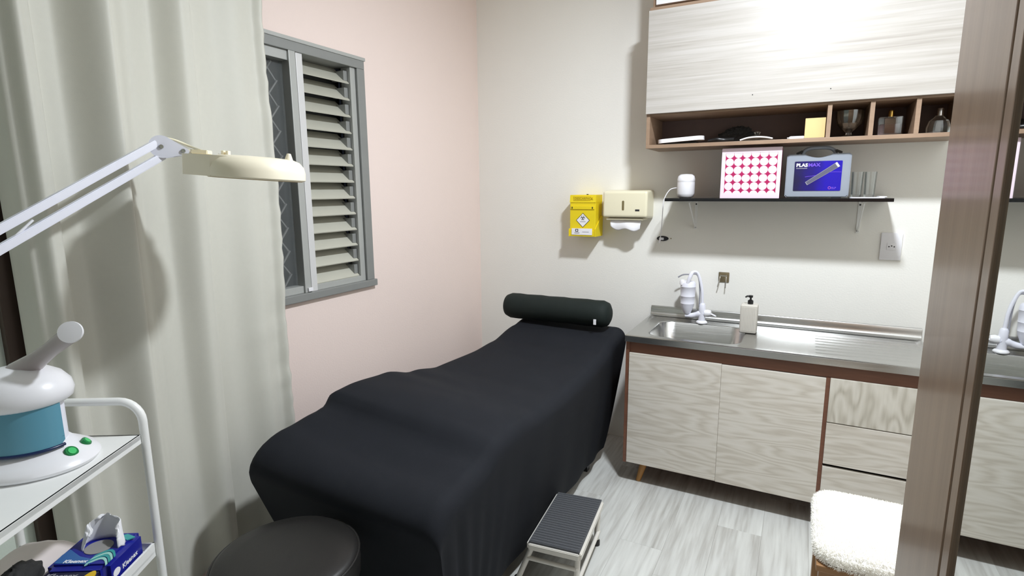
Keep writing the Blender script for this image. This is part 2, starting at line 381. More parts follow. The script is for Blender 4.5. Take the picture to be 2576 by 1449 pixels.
# ------------------------------------------------------------------ ceiling lamp (just above the frame)
cl = thing('ceiling_lamp', (LAMP_POS[0], LAMP_POS[1], ZC), 'round white flush light panel on the ceiling', 'lamp')
MB().lathe([(0.0, ZC), (0.115, ZC), (0.118, ZC - 0.010), (0.112, ZC - 0.022), (0.098, ZC - 0.024), (0.098, ZC - 0.018), (0.0, ZC - 0.018)], (LAMP_POS[0], LAMP_POS[1], 0), 40).build('rim', 'white_plastic', cl, 40)
MB().lathe([(0.0, ZC - 0.0185), (0.097, ZC - 0.0185), (0.097, ZC - 0.0205), (0.0, ZC - 0.0205)], (LAMP_POS[0], LAMP_POS[1], 0), 40).build('diffuser', emissive('panel_glow', (255, 252, 246), 3.0), cl, 60)
ld = bpy.data.lights.new('panel_light', 'AREA'); ld.shape = 'DISK'; ld.size = 0.19; ld.energy = LAMP_POWER; ld.color = LAMP_COLOR
lo = bpy.data.objects.new('panel_light', ld); COL.objects.link(lo); lo.parent = cl; lo.location = (0, 0, -0.026)

# ================================================================== window
w1 = thing('window_1', (0, -1.72, WZ0), kind='structure')
fr = MB()
fr.box(-0.10, 0.016, WY0, WY1, WZ1 - 0.045, WZ1, 0.003)
fr.box(-0.10, 0.024, WY0, WY1 + 0.012, WZ0 - 0.004, WZ0 + 0.030, 0.003)
fr.box(-0.10, 0.016, WY0, WY0 + 0.05, WZ0 + 0.03, WZ1 - 0.045, 0.003)
fr.box(-0.10, 0.016, WY1 - 0.052, WY1, WZ0 + 0.03, WZ1 - 0.045, 0.003)
fr.build('outer_frame', 'alu_dark', w1)
MB().box(-0.02, 0.020, WY0, WY1 + 0.006, WZ1 - 0.006, WZ1 + 0.010, 0.002).build('top_flange', 'alu', w1)
MB().box(-0.055, 0.004, WY1 - 0.088, WY1 - 0.054, WZ0 + 0.03, WZ1 - 0.045, 0.002).build('louvre_stile', 'alu', w1)
MB().box(-0.060, 0.010, -1.528, -1.492, WZ0 + 0.03, WZ1 - 0.045, 0.003).build('mullion', 'alu_light', w1)
MB().box(-0.045, 0.014, -1.568, -1.533, WZ0 + 0.03, WZ1 - 0.030, 0.003).build('sash_stile', 'alu', w1)
MB().box(-0.050, 0.004, WY0 + 0.05, -1.568, WZ1 - 0.085, WZ1 - 0.045, 0.002).build('sash_rail', 'alu', w1)
MB().box(-0.050, 0.004, WY0 + 0.05, -1.568, WZ0 + 0.030, WZ0 + 0.062, 0.002).build('sash_rail', 'alu', w1)
MB().box(-0.05, 0.006, -1.492, WY1 - 0.088, WZ0 + 0.030, WZ0 + 0.058, 0.002).build('louvre_rail', 'alu', w1)
MB().box(0.014, 0.022, -1.556, -1.530, WZ0 + 0.035, WZ0 + 0.052, 0.002).build('sash_guide', 'white_plastic', w1)
MB().box(-0.117, -0.112, -1.50, WY1 - 0.05, WZ0 + 0.03, WZ1 - 0.045).build('night_backing', 'night', w1)  # dark sheet added behind the louvres in place of the night outside
MB().box(-0.032, -0.028, WY0 + 0.045, -1.566, WZ0 + 0.055, WZ1 - 0.080).build('pane', 'pane', w1)
NS = 13; PZ = (WZ1 - 0.045 - WZ0 - 0.058) / NS
slat0 = None
for i in range(NS):
    zc = WZ0 + 0.058 + PZ * (i + 0.5)
    if slat0 is None:
        # inner edge low, outer edge high: the broad face looks into the room and up
        sec = [(-0.004, -0.040), (-0.002, -0.036), (-0.098, 0.042), (-0.102, 0.040), (-0.008, -0.038)]
        slat0 = MB().prism(sec, lambda a, b, d: Vector((a, d, zc + b)), -1.490, WY1 - 0.092).build('slat', 'slat', w1, 40); z_first = zc
    else: copy_part(slat0, w1, (0, 0, zc - z_first))
    MB().box(-0.09, -0.012, WY1 - 0.116, WY1 - 0.092, zc - 0.026, zc + 0.020, 0.002).build('slat_clip', 'alu_dark', w1)
gr = MB()
ya, yb, za, zb = WY0 + 0.05, -1.57, WZ0 + 0.06, WZ1 - 0.085
st = 0.105
for sgn in (1, -1):
    k = -30
    while k < 40:
        c = k * st; pts = []
        # lines z - za = sgn*1.25*(y - ya) + c
        for yy in (ya, yb): pts.append((yy, za + sgn * 1.25 * (yy - ya) + c))
        (y0, z0), (y1, z1) = pts
        t0, t1 = 0.0, 1.0; dz = z1 - z0
        for lim, s in ((za, 1), (zb, -1)):
            d0 = s * (z0 - lim); d1 = s * (z1 - lim)
            if d0 < 0 and d1 < 0: t0 = 2
            elif d0 < 0: t0 = max(t0, d0 / (d0 - d1))
            elif d1 < 0: t1 = min(t1, d0 / (d0 - d1))
        if t1 - t0 > 0.02:
            A = (-0.07 + 0.004 * sgn, y0 + (y1 - y0) * t0, z0 + dz * t0); B = (-0.07 + 0.004 * sgn, y0 + (y1 - y0) * t1, z0 + dz * t1)
            gr.bar(A, B, 0.006, 0.006, (1, 0, 0))
        k += 1
gr.build('lattice_grille', 'grille', w1)
MB().box(-0.115, -0.110, WY0, -1.50, WZ0, WZ1).build('night_backing', 'night', w1)  # same added dark sheet behind the grille, as outdoor darkness

# ================================================================== curtain
CT = [(-2.625, .085), (-2.60, .135), (-2.565, .165), (-2.54, .158), (-2.515, .118), (-2.47, .120), (-2.365, .195), (-2.345, .168), (-2.28, .128), (-2.20, .108), (-2.12, .152), (-2.095, .150), (-2.06, .108), (-1.98, .098), (-1.88, .112), (-1.80, .098), (-1.765, .112), (-1.745, .098)]
cu = thing('curtain', (0.1, -2.18, 0.2), 'greige full length fabric curtain hanging beside the louvre window', 'curtain')
ny, nz_ = 190, 70; vs_ = []; fs_ = []
for j in range(nz_ + 1):
    z = 0.20 + (2.72 - 0.20) * j / nz_
    for i in range(ny + 1):
        y = -2.625 + 0.88 * i / ny
        lowf = max(0.0, (1.55 - z) / 1.35)
        yy = y + 0.010 * math.sin(z * 1.7 + y * 3) * (1 - abs(2 * i / ny - 1))
        x_ = interp(CT, yy)
        x_ += 0.006 * math.sin(y * 43 + z * 1.1) * lowf + 0.012 * lowf * math.sin((y + 1.95) * 19 + 0.6)
        x_ += 0.004 * mnoise.noise(Vector((y * 5, z * 2.2, 1.3)))
        if i > ny - 26:                                  # puckered side hem
            e = (i - (ny - 26)) / 26; x_ += 0.003 * e * math.sin(z * 46 + 3 * math.sin(z * 9)) 
        # soft horizontal storage creases
        if i > ny * 0.70:
            for zc_ in (1.26, 1.02, 0.80): x_ += 0.006 * math.exp(-((z - zc_) / 0.012) ** 2) * min(1, (i / ny - 0.70) * 5)
        ye = y + 0.006 * math.sin(z * 5.0) * (i / ny) ** 6
        vs_.append((max(0.118 + (x_ - 0.118) * 1.3, 0.062), ye, z))
for j in range(nz_):
    for i in range(ny):
        a = j * (ny + 1) + i; fs_.append([a, a + 1, a + ny + 2, a + ny + 1])
cp = MB().add(vs_, fs_).build('cloth', 'curtain', cu, 75)
so = cp.modifiers.new('thickness', 'SOLIDIFY'); so.thickness = 0.0022; so.offset = 0
rod = thing('curtain_rod', (0.09, -2.1, 2.74), 'thin metal curtain rod above the greige curtain', 'curtain rod')
MB().tube([(0.115, -2.70, 2.742), (0.115, -1.10, 2.742)], 0.011, 14).build('rod', 'chrome', rod, 40)
for yy in (-2.66, -1.16): MB().box(0.0, 0.128, yy - 0.012, yy + 0.012, 2.728, 2.756, 0.002).build('rod_bracket', 'chrome', rod)
# ================================================================== treatment bed
bed = thing('treatment_bed', (0.75, -1.25, 0.0), 'long treatment bed under a fitted black stretch sheet', 'bed')
ZL = [(-2.19, .705), (-2.03, .742), (-1.90, .756), (-1.845, .764), (-1.80, .806), (-1.70, .812), (-1.53, .802), (-1.35, .758), (-1.15, .726), (-.84, .722), (-.65, .734), (-.41, .778), (-.27, .800)]
ZR = [(-2.19, .655), (-2.03, .680), (-1.88, .694), (-1.76, .738), (-1.62, .742), (-1.40, .716), (-1.15, .704), (-.84, .715), (-.65, .735), (-.41, .780), (-.27, .802)]
def bed_sec(y, shrink):
    xl = .335 + (y + 2.2) / 1.93 * .115; xr = 1.125
    zl = interp(ZL, y) - shrink; zr = interp(ZR, y) - shrink; zb = 0.09
    r = 0.055; pts = []
    tf = max(0, min(1, (-y - 1.2) / 0.9))
    xbl = xl + 0.075; xbr = xr - 0.085
    def side(x_top, x_bot, zt, up):
        out = []
        for k in range(14):
            t = k / 14; z = zb + (zt - r - zb) * t
            x = x_bot + (x_top - x_bot) * (t ** 0.8)
            out.append((x, z))
        return out if up else out[::-1]
    L_ = side(xl, xbl, zl, True)
    pts += [(x, y, z) for x, z in L_]
    for k in range(7): a = PI - PI / 2 * k / 6; pts.append((xl + r + r * math.cos(a), y, zl - r + r * math.sin(a)))
    nt_ = 16
    for k in range(1, nt_):
        u = k / nt_; x = xl + r + (xr - xl - 2 * r) * u; z = zl + (zr - zl) * u
        z += 0.012 * math.sin(PI * u) * math.exp(-((y + 1.68) / 0.16) ** 2) - 0.022 * math.sin(PI * u) * math.exp(-((y + 1.98) / 0.13) ** 2) - 0.006 * math.sin(PI * u) * math.exp(-((y + 1.1) / 0.4) ** 2)
        pts.append((x, y, z))
    for k in range(7): a = PI / 2 - PI / 2 * k / 6; pts.append((xr - r + r * math.cos(a), y, zr - r + r * math.sin(a)))
    R_ = side(xr, xbr, zr, False)
    for x, z in R_:
        h = (zr - z) / zr
        fold = 0.016 * tf ** 3 * h * math.sin(y * 62 + 1.0) + 0.006 * h * math.sin(y * 21)
        pts.append((x + fold, y, z))
    return pts
stations = []
Y0, Y1 = -2.195, -0.262
for k in range(7):
    a = PI / 2 * k / 6; stations.append((Y0 + 0.11 * (1 - math.cos(a)), 0.075 * (1 - math.sin(a))))
nmid = 90
for k in range(1, nmid): stations.append((Y0 + 0.11 + (Y1 - 0.04 - Y0 - 0.11) * k / nmid, 0.0))
for k in range(7):
    a = PI / 2 * (1 - k / 6); stations.append((Y1 - 0.04 * (1 - math.cos(a)), 0.04 * (1 - math.sin(a))))
secs = []
for y, sh_ in stations:
    s_ = bed_sec(y, sh_); out = []
    for (x, yy, z) in s_:
        h = max(0.0, (0.70 - z) / 0.61)
        wf = max(0.0, 1 - (y - Y0) / 0.5); wh = max(0.0, 1 - (Y1 - y) / 0.4)
        out.append(Vector((x, yy + 0.20 * h * wf - 0.12 * h * wh, z)))
    secs.append(out)
n = len(secs[0]); vs_ = [p for s_ in secs for p in s_]; fs_ = []
for i in range(len(secs) - 1):
    for k in range(n - 1): fs_.append([i * n + k, i * n + k + 1, (i + 1) * n + k + 1, (i + 1) * n + k])
fs_.append(list(range(n))); fs_.append([(len(secs) - 1) * n + k for k in range(n)][::-1])
MB().add(vs_, fs_).build('sheet', 'sheet', bed, 60)
for lx in (0.52, 0.98):
    for ly in (-1.85, -0.52): MB().box(lx - 0.02, lx + 0.02, ly - 0.02, ly + 0.02, 0, 0.12).build('leg', 'black', bed)
# bolster
bo = thing('bolster_pillow', (0.71, -0.33, 0.79), 'black cylindrical bolster pillow lying on the head of the bed', 'pillow')
rb = 0.077; L_ = 0.69; prof = [(0.0, 0.0), (0.045, 0.004), (0.066, 0.016), (rb, 0.045)]
for k in range(1, 12): prof.append((rb + 0.0015 * math.sin(k * 2.1), 0.045 + (L_ - 0.09) * k / 12))
prof += [(rb, L_ - 0.045), (0.066, L_ - 0.016), (0.045, L_ - 0.004), (0.0, L_)]
dirv = Vector((0.68, -0.045, 0.012)).normalized()
m4 = dirv.to_track_quat('Z', 'Y').to_matrix().to_4x4()
MB().lathe(prof, (0.372, -0.318, 0.873), 36, M4=m4).build('cover', 'bolster', bo, 60)
MB().box(0.988, 1.003, -0.447, -0.441, 0.838, 0.868, 0.001).build('care_tag', 'paper', bo, label='small white care tag')

# ================================================================== sink cabinet
X0, XE, D, H = 1.2041, 2.548, 0.5702, 0.8344
sc = thing('sink_cabinet', ((X0 + XE) / 2, -0.3, 0), 'pale oak base cabinet with two doors and three drawers under the sink', 'cabinet')
yb_, yf_ = -0.03, -(D - 0.02)
c_ = MB()
c_.box(X0 + 0.002, X0 + 0.020, yf_ + 0.002, yb_, 0.118, 0.796, 0.001).box(XE - 0.020, XE - 0.002, yf_ + 0.002, yb_, 0.118, 0.796, 0.001)
c_.box(X0 + 0.02, XE - 0.02, yf_ + 0.022, yb_, 0.118, 0.136).box(X0 + 0.02, XE - 0.02, yb_ - 0.012, yb_, 0.136, 0.796)
c_.box(2.129, 2.145, yf_ + 0.006, yb_ - 0.012, 0.136, 0.737)
c_.build('carcass', 'carcass', sc)
MB().box(X0 + 0.02, XE - 0.02, yf_ + 0.012, yf_ + 0.03, 0.737, 0.798, 0.001).build('top_rail', 'carcass', sc)
MB().box(X0 + 0.0215, 1.6828, yf_ - 0.002, yf_ + 0.016, 0.123, 0.7372, 0.0015).build('door', 'front', sc)
MB().box(1.6835, 2.1285, yf_ - 0.001, yf_ + 0.017, 0.120, 0.7345, 0.0015).build('door', 'front', sc)
for z0, z1, mt in ((0.531, 0.7372, 'front_v'), (0.3275, 0.5265, 'front'), (0.123, 0.3135, 'front')):
    MB().box(2.1455, XE - 0.004, yf_ - 0.002, yf_ + 0.016, z0, z1, 0.0015).build('drawer', mt, sc)
for lx, ly, sx_, sy_ in ((X0 + 0.105, yf_ + 0.075, -1, -1), (XE - 0.105, yf_ + 0.075, 1, -1), (X0 + 0.105, -0.12, -1, 1), (XE - 0.105, -0.12, 1, 1)):
    MB().tube([(lx, ly, 0.119), (lx + 0.028 * sx_, ly + 0.022 * sy_, 0.0)], [0.021, 0.013], 14).build('leg', 'wood_leg', sc, 40)

# ------------------------------------------------------------------ steel sink top
sk = thing('steel_sink', ((X0 + XE) / 2, -0.29, 0.80), 'stainless steel sink top with one basin and a draining board', 'sink')
K = 6
def ring(x0, x1, y0, y1, r, z): return [Vector((a, b, z)) for a, b in rrect(x0, x1, y0, y1, r, K)]
bx0, bx1, by0, by1 = 1.295, 1.752, -0.485, -0.118
rings = [ring(X0, XE, -D, -0.002, 0.004, H - 0.034), ring(X0, XE, -D, -0.002, 0.004, H - 0.003), ring(X0 + 0.004, XE - 0.004, -D + 0.004, -0.006, 0.004, H),
         ring(X0 + 0.014, XE - 0.014, -D + 0.014, -0.016, 0.008, H), ring(X0 + 0.028, XE - 0.030, -D + 0.026, -0.060, 0.012, H - 0.007), ring(X0 + 0.030, XE - 0.033, -D + 0.028, -0.064, 0.012, H - 0.0075),
         ring(bx0 - 0.012, bx1 + 0.012, by0 - 0.012, by1 + 0.012, 0.085, H - 0.009), ring(bx0 - 0.004, bx1 + 0.004, by0 - 0.004, by1 + 0.004, 0.080, H - 0.0095), ring(bx0 + 0.001, bx1 - 0.001, by0 + 0.001, by1 - 0.001, 0.078, H - 0.014),
         ring(bx0 + 0.012, bx1 - 0.012, by0 + 0.012, by1 - 0.012, 0.075, H - 0.110), ring(bx0 + 0.030, bx1 - 0.030, by0 + 0.030, by1 - 0.030, 0.070, H - 0.135), ring(bx0 + 0.07, bx1 - 0.07, by0 + 0.07, by1 - 0.07, 0.060, H - 0.142)]
n = len(rings[0]); vs_ = [v for r_ in rings for v in r_]; fs_ = []
for i in range(len(rings) - 1):
    for k in range(n): fs_.append([i * n + k, i * n + (k + 1) % n, (i + 1) * n + (k + 1) % n, (i + 1) * n + k])
fs_.append([(len(rings) - 1) * n + k for k in range(n)])
MB().add(vs_, fs_).build('worktop', 'steel', sk, 50)
prof = [(-0.045, H - 0.004)] + [(-0.040 + 0.030 * math.sin(a), H + 0.030 - 0.034 * math.cos(a)) for a in [PI / 2 * i / 6 for i in range(7)]] + [(-0.009, H + 0.050), (-0.006, H + 0.0527), (-0.002, H + 0.0527), (-0.002, H - 0.004)]
MB().prism(prof, lambda a, b, d: Vector((d, a, b)), X0 + 0.001, XE - 0.001).build('backsplash', 'steel', sk, 50)
for yy in (-0.13, -0.185, -0.24, -0.295, -0.35, -0.405, -0.46):
    MB().prism([(-0.010, H - 0.0080), (0.0, H - 0.0064), (0.010, H - 0.0080)], lambda a, b, d: Vector((d, yy + a, b)), 2.08, 2.46).build('drain_rib', 'steel', sk, 50)
MB().lathe([(0.0, H - 0.1415), (0.032, H - 0.1415), (0.038, H - 0.1395), (0.042, H - 0.142)], ((bx0 + bx1) / 2, (by0 + by1) / 2, 0), 28).build('drain', 'chrome', sk, 40)

# ------------------------------------------------------------------ tap with filter
TX, TY = 1.512, -0.095
tp = thing('filter_tap', (TX, TY, H - 0.006), 'white plastic water filter tap standing behind the sink basin', 'tap')
zt = H - 0.008
MB().lathe([(0.030, zt), (0.031, zt + 0.006), (0.026, zt + 0.013), (0.018, zt + 0.016), (0.0, zt + 0.016)], (TX, TY, 0), 28).build('base_flange', 'white_plastic', tp, 40)
MB().lathe([(0.019, zt + 0.014), (0.018, zt + 0.07), (0.017, zt + 0.105), (0.012, zt + 0.114), (0.0, zt + 0.114)], (TX, TY, 0), 24).build('column', 'lilac_plastic', tp, 40)
MB().tube(spline([(TX - 0.092, TY, zt + 0.037), (TX - 0.06, TY, zt + 0.037), (TX - 0.02, TY, zt + 0.050), (TX + 0.01, TY, zt + 0.058)], 5), [0.013] * 5 + [0.015] * 5 + [0.018] * 6, 16).build('inlet_arm', 'lilac_plastic', tp, 40)
lv = MB().lathe([(0.0, 0.0), (0.019, 0.002), (0.021, 0.018), (0.017, 0.036), (0.0, 0.040)], (TX + 0.012, TY, zt + 0.058), 20, M4=Vector((1, 0, 0.08)).to_track_quat('Z', 'Y').to_matrix().to_4x4()).build('lever', 'white_plastic', tp, 40)
MB().bar((TX + 0.045, TY - 0.004, zt + 0.060), (TX + 0.078, TY - 0.012, zt + 0.048), 0.014, 0.008, bev=0.003).build('lever_tip', 'white_plastic', lv, 40)
fx = TX - 0.083
MB().lathe([(0.0, zt + 0.048), (0.018, zt + 0.049), (0.024, zt + 0.062), (0.035, zt + 0.090), (0.038, zt + 0.108), (0.0385, zt + 0.109), (0.0375, zt + 0.111), (0.040, zt + 0.150), (0.0408, zt + 0.151), (0.0398, zt + 0.153), (0.042, zt + 0.205), (0.0428, zt + 0.206), (0.0418, zt + 0.208), (0.042, zt + 0.225), (0.034, zt + 0.235), (0.0, zt + 0.237)], (fx, TY, 0), 28).build('filter_canister', 'lilac_plastic', tp, 40)
MB().lathe([(0.0, 0), (0.014, 0.001), (0.015, 0.022), (0.010, 0.03), (0.0, 0.03)], (fx - 0.030, TY - 0.02, zt + 0.216), 18).build('selector_knob', 'white_plastic', tp, 40)
MB().tube(spline([(fx + 0.002, TY - 0.03, zt + 0.228), (fx + 0.012, TY - 0.03, zt + 0.262), (fx + 0.025, TY - 0.02, zt + 0.291), (fx + 0.048, TY - 0.005, zt + 0.286), (fx + 0.066, TY, zt + 0.240), (fx + 0.078, TY, zt + 0.18), (TX, TY, zt + 0.10)], 8), [0.011] * 16 + [0.008] * 33, 14).build('spout_hose', 'lilac_plastic', tp, 40)
MB().tube(spline([(fx - 0.062, TY + 0.02, zt + 0.252), (fx - 0.035, TY + 0.02, zt + 0.268), (fx, TY + 0.02, zt + 0.272), (fx + 0.040, TY + 0.02, zt + 0.274), (fx + 0.058, TY + 0.012, zt + 0.235), (fx + 0.064, TY + 0.01, zt + 0.17), (fx + 0.066, TY + 0.006, zt + 0.09)], 7), 0.0042, 10).build('thin_hose', 'ink_grey', tp, 40)
# ------------------------------------------------------------------ soap dispenser
sd = thing('soap_dispenser', (1.765, -0.19, H - 0.008), 'square off white ribbed soap bottle with a black pump on the sink', 'soap dispenser')
zb_ = H - 0.0085
bt = MB().box(1.723, 1.807, -0.232, -0.150, zb_, zb_ + 0.152, 0.010, 3).build('bottle', plain('off_white_ribbed', (206, 202, 193), 0.5, var=0.02), sd, 35)
for i in range(9):
    xx = 1.735 + 0.060 * i / 8; MB().box(xx - 0.0022, xx + 0.0022, -0.2332, -0.231, zb_ + 0.012, zb_ + 0.140, 0.0006, 1).build('rib', bt.data.materials[0], bt)
pm = MB().lathe([(0.0, 0), (0.014, 0), (0.014, 0.020), (0.010, 0.023), (0.005, 0.026), (0.005, 0.036), (0.010, 0.037), (0.011, 0.048), (0.0, 0.050)], (1.768, -0.191, zb_ + 0.150), 20).build('pump', 'black', sd, 40)
MB().tube([(1.768, -0.191, zb_ + 0.194), (1.750, -0.196, zb_ + 0.193), (1.742, -0.199, zb_ + 0.187)], [0.006, 0.005, 0.004], 10).build('nozzle', 'black', pm, 40)

# ================================================================== wall fittings
hk = thing('wall_hook', (1.607, 0, 1.085), 'small bronze square wall hook above the sink tap', 'hook')
MB().box(1.578, 1.635, -0.006, 0.0, 1.055, 1.112, 0.004).build('plate', 'bronze', hk, 35)
MB().tube(spline([(1.590, -0.006, 1.095), (1.590, -0.026, 1.094), (1.588, -0.034, 1.075), (1.578, -0.03, 1.030)], 6), 0.0028, 8).build('prong', 'chrome', hk, 40)
MB().tube(spline([(1.622, -0.006, 1.095), (1.622, -0.026, 1.094), (1.622, -0.034, 1.075), (1.620, -0.03, 1.026)], 6), 0.0028, 8).build('prong', 'chrome', hk, 40)
MB().bar((1.588, -0.026, 1.0945), (1.624, -0.026, 1.0945), 0.006, 0.006, bev=0.001).build('crossbar', 'chrome', hk)
ot = thing('wall_outlet', (2.38, 0, 1.29), 'white double wall outlet right of the black shelf', 'outlet')
MB().box(2.335, 2.425, -0.011, 0.0, 1.222, 1.358, 0.004).build('plate', 'white_plastic', ot, 35)
MB().box(2.362, 2.402, -0.013, -0.010, 1.272, 1.308, 0.002).build('socket_insert', 'white_plastic', ot, 35)
for dx, dz in ((-0.011, 0), (0.0, 0.004), (0.011, 0)):
    MB().lathe([(0, 0), (0.0033, 0), (0.0033, 0.0012), (0, 0.0012)], (2.382 + dx, -0.0122, 1.289 + dz), 10, M4=Matrix.Rotation(PI / 2, 4, 'X')).build('pin_hole', 'ink', ot)
ob = thing('open_socket_box', (1.255, 0, 1.292), 'dark oval open socket hole in the wall with a white plug', 'socket')
MB().prism([(1.254 + 0.034 * math.cos(a), 1.292 + 0.015 * math.sin(a)) for a in [2 * PI * i / 28 for i in range(28)]], lambda a, b, d: Vector((a, d, b)), -0.0035, 0.0).build('hole_dark', 'ink', ob)  # flat dark oval: the shade inside the hole is put in as colour
MB().box(1.236, 1.262, -0.02, -0.0035, 1.284, 1.298, 0.003).build('socket_core', 'white_plastic', ob, 35)
MB().lathe([(0, 0), (0.0035, 0), (0.0035, 0.003), (0, 0.003)], (1.302, 0.0, 1.293), 10, M4=Matrix.Rotation(PI / 2, 4, 'X')).build('screw', 'bronze', ob)

# ------------------------------------------------------------------ yellow sharps box
yx = thing('sharps_box', (0.80, -0.07, 1.30), 'yellow cardboard sharps container on the white wall beside the towel dispenser', 'sharps container')
Y1f = -0.125
xa, xb = 0.715, 0.878
MB().box(xa, xb, Y1f, -0.004, 1.335, 1.505, 0.003).build('body', 'yellow', yx)
MB().prism([(Y1f - 0.004, 1.503), (Y1f + 0.004, 1.548), (-0.006, 1.548), (-0.004, 1.503)], lambda a, b, d: Vector((d, a, b)), xa - 0.001, xb + 0.001).build('lid', 'yellow', yx)
MB().box(xa + 0.025, xb - 0.03, Y1f - 0.0045, Y1f + 0.001, 1.514, 1.541, 0.001).build('lid_panel', plain('deeper_yellow', (222, 194, 12), 0.55), yx)
text('lettering', 'DESCARPACK', 0.0205, face_back(0.746, Y1f - 0.0048, 1.520), 'yellow_dark', yx, bold=0.0002, stretch=0.92)
fp = MB().box(xa + 0.006, xb - 0.006, Y1f - 0.006, Y1f, 1.462, 1.482, 0.002).build('front_fold', 'yellow', yx)
for xx in (xa + 0.016, xb - 0.018): MB().box(xx - 0.003, xx + 0.003, Y1f - 0.0075, Y1f - 0.0055, 1.466, 1.478, 0.001).build('tab_slot', 'ink', fp)
MB().box(0.796, 0.806, -0.06, -0.05, 1.547, 1.553, 0.001).build('lid_clip', 'ink', yx)
# holder tray at the bottom
hd = MB().box(xa - 0.002, xb + 0.002, Y1f - 0.008, -0.002, 1.300, 1.336, 0.002)
hd.box(xa - 0.004, xa + 0.003, Y1f - 0.010, -0.004, 1.298, 1.345, 0.001)
hd.prism([(Y1f - 0.012, 1.300), (Y1f - 0.012, 1.345), (-0.03, 1.42), (-0.004, 1.42), (-0.004, 1.298)], lambda a, b, d: Vector((d, a, b)), xb + 0.001, xb + 0.006)
hd.build('holder_tray', 'yellow', yx)
MB().box(0.731, 0.862, Y1f - 0.0115, Y1f - 0.0095, 1.309, 1.348, 0.0005).build('bottom_label', 'paper', yx)
MB().box(0.756, 0.774, Y1f - 0.0125, Y1f - 0.0112, 1.328, 1.344).build('logo_block', 'ink', yx); MB().box(0.7605, 0.770, Y1f - 0.0132, Y1f - 0.0124, 1.332, 1.340).build('logo_core', 'paper', yx)
MB().box(0.750, 0.782, Y1f - 0.0122, Y1f - 0.0112, 1.318, 1.323).build('print_line', 'ink_grey', yx); MB().box(0.800, 0.842, Y1f - 0.0122, Y1f - 0.0112, 1.326, 1.329).build('print_line', 'ink_grey', yx)
dc = (0.799, 1.397); dr = 0.044
dia = [(dc[0], dc[1] + dr), (dc[0] - dr, dc[1]), (dc[0], dc[1] - dr), (dc[0] + dr, dc[1])]
dm = MB().prism(dia, lambda a, b, d: Vector((a, d, b)), Y1f - 0.0012, Y1f).build('hazard_diamond', 'ink', yx)
MB().prism([(dc[0] + (a - dc[0]) * 0.91, dc[1] + (b - dc[1]) * 0.91) for a, b in dia], lambda a, b, d: Vector((a, d, b)), Y1f - 0.0018, Y1f - 0.0010).build('diamond_face', 'paper', dm)
bz = MB()
for k in range(3):
    a = PI / 2 + 2 * PI * k / 3; cx_, cz_ = dc[0] + 0.0075 * math.cos(a), dc[1] + 0.014 + 0.0075 * math.sin(a)
    bz.tube(arc((cx_, Y1f - 0.0022, cz_), 0.0068, a + 0.7, a + 2 * PI - 0.7 , 14), 0.0016, 6)
bz.lathe([(0, 0), (0.003, 0), (0.003, 0.001), (0, 0.001)], (dc[0], Y1f - 0.0018, dc[1] + 0.014), 10, M4=Matrix.Rotation(PI / 2, 4, 'X'))
bz.build('biohazard_mark', 'ink', dm)
MB().box(dc[0] - 0.018, dc[0] + 0.018, Y1f - 0.0024, Y1f - 0.0017, dc[1] - 0.010, dc[1] - 0.007).build('print_line', 'ink_grey', dm)

# ------------------------------------------------------------------ paper towel dispenser
pd = thing('towel_dispenser', (1.06, -0.07, 1.42), 'cream plastic paper towel dispenser on the wall beside the yellow box', 'towel dispenser')
DY = -0.145
bm = bmesh.new(); bmesh.ops.create_cube(bm, size=1.0)
for v in bm.verts:
    v.co = Vector((1.06 + v.co.x * (0.262 if v.co.y < 0 else 0.272), -0.0735 + v.co.y * 0.143, 1.494 + v.co.z * (0.150 if v.co.y < 0 else 0.168)))
bmesh.ops.bevel(bm, geom=bm.edges[:], offset=0.016, segments=4, profile=0.6, affect='EDGES')
MB().from_bm(bm).build('housing', 'cream', pd, 40)
MB().prism(rrect(1.0445, 1.0575, 1.459, 1.515, 0.006, 4), lambda a, b, d: Vector((a, d, b)), DY - 0.001, DY + 0.004).build('level_window', 'disp_slot', pd)
MB().box(1.122, 1.148, DY - 0.001, DY + 0.003, 1.4545, 1.466, 0.002).build('brand_plate', 'ink', pd)
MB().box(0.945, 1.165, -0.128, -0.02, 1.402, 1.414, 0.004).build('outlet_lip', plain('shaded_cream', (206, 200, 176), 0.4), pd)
vs_ = []; fs_ = []; NU, NV = 22, 8
for j in range(NV + 1):
    for i in range(NU + 1):
        u = i / NU; v = j / NV
        x = 0.965 + 0.185 * u; drop = (0.040 + 0.022 * math.sin(PI * u * 0.9) + 0.010 * math.sin(u * 9)) * v
        vs_.append((x + 0.012 * v * (0.5 - u), -0.105 - 0.012 * math.sin(v * 2.2) + 0.01 * math.sin(u * 7) * v, 1.402 - drop))
for j in range(NV):
    for i in range(NU): a = j * (NU + 1) + i; fs_.append([a, a + 1, a + NU + 2, a + NU + 1])
tw = MB().add(vs_, fs_).build('towel_sheet', 'paper', pd, 60); so = tw.modifiers.new('t', 'SOLIDIFY'); so.thickness = 0.0015

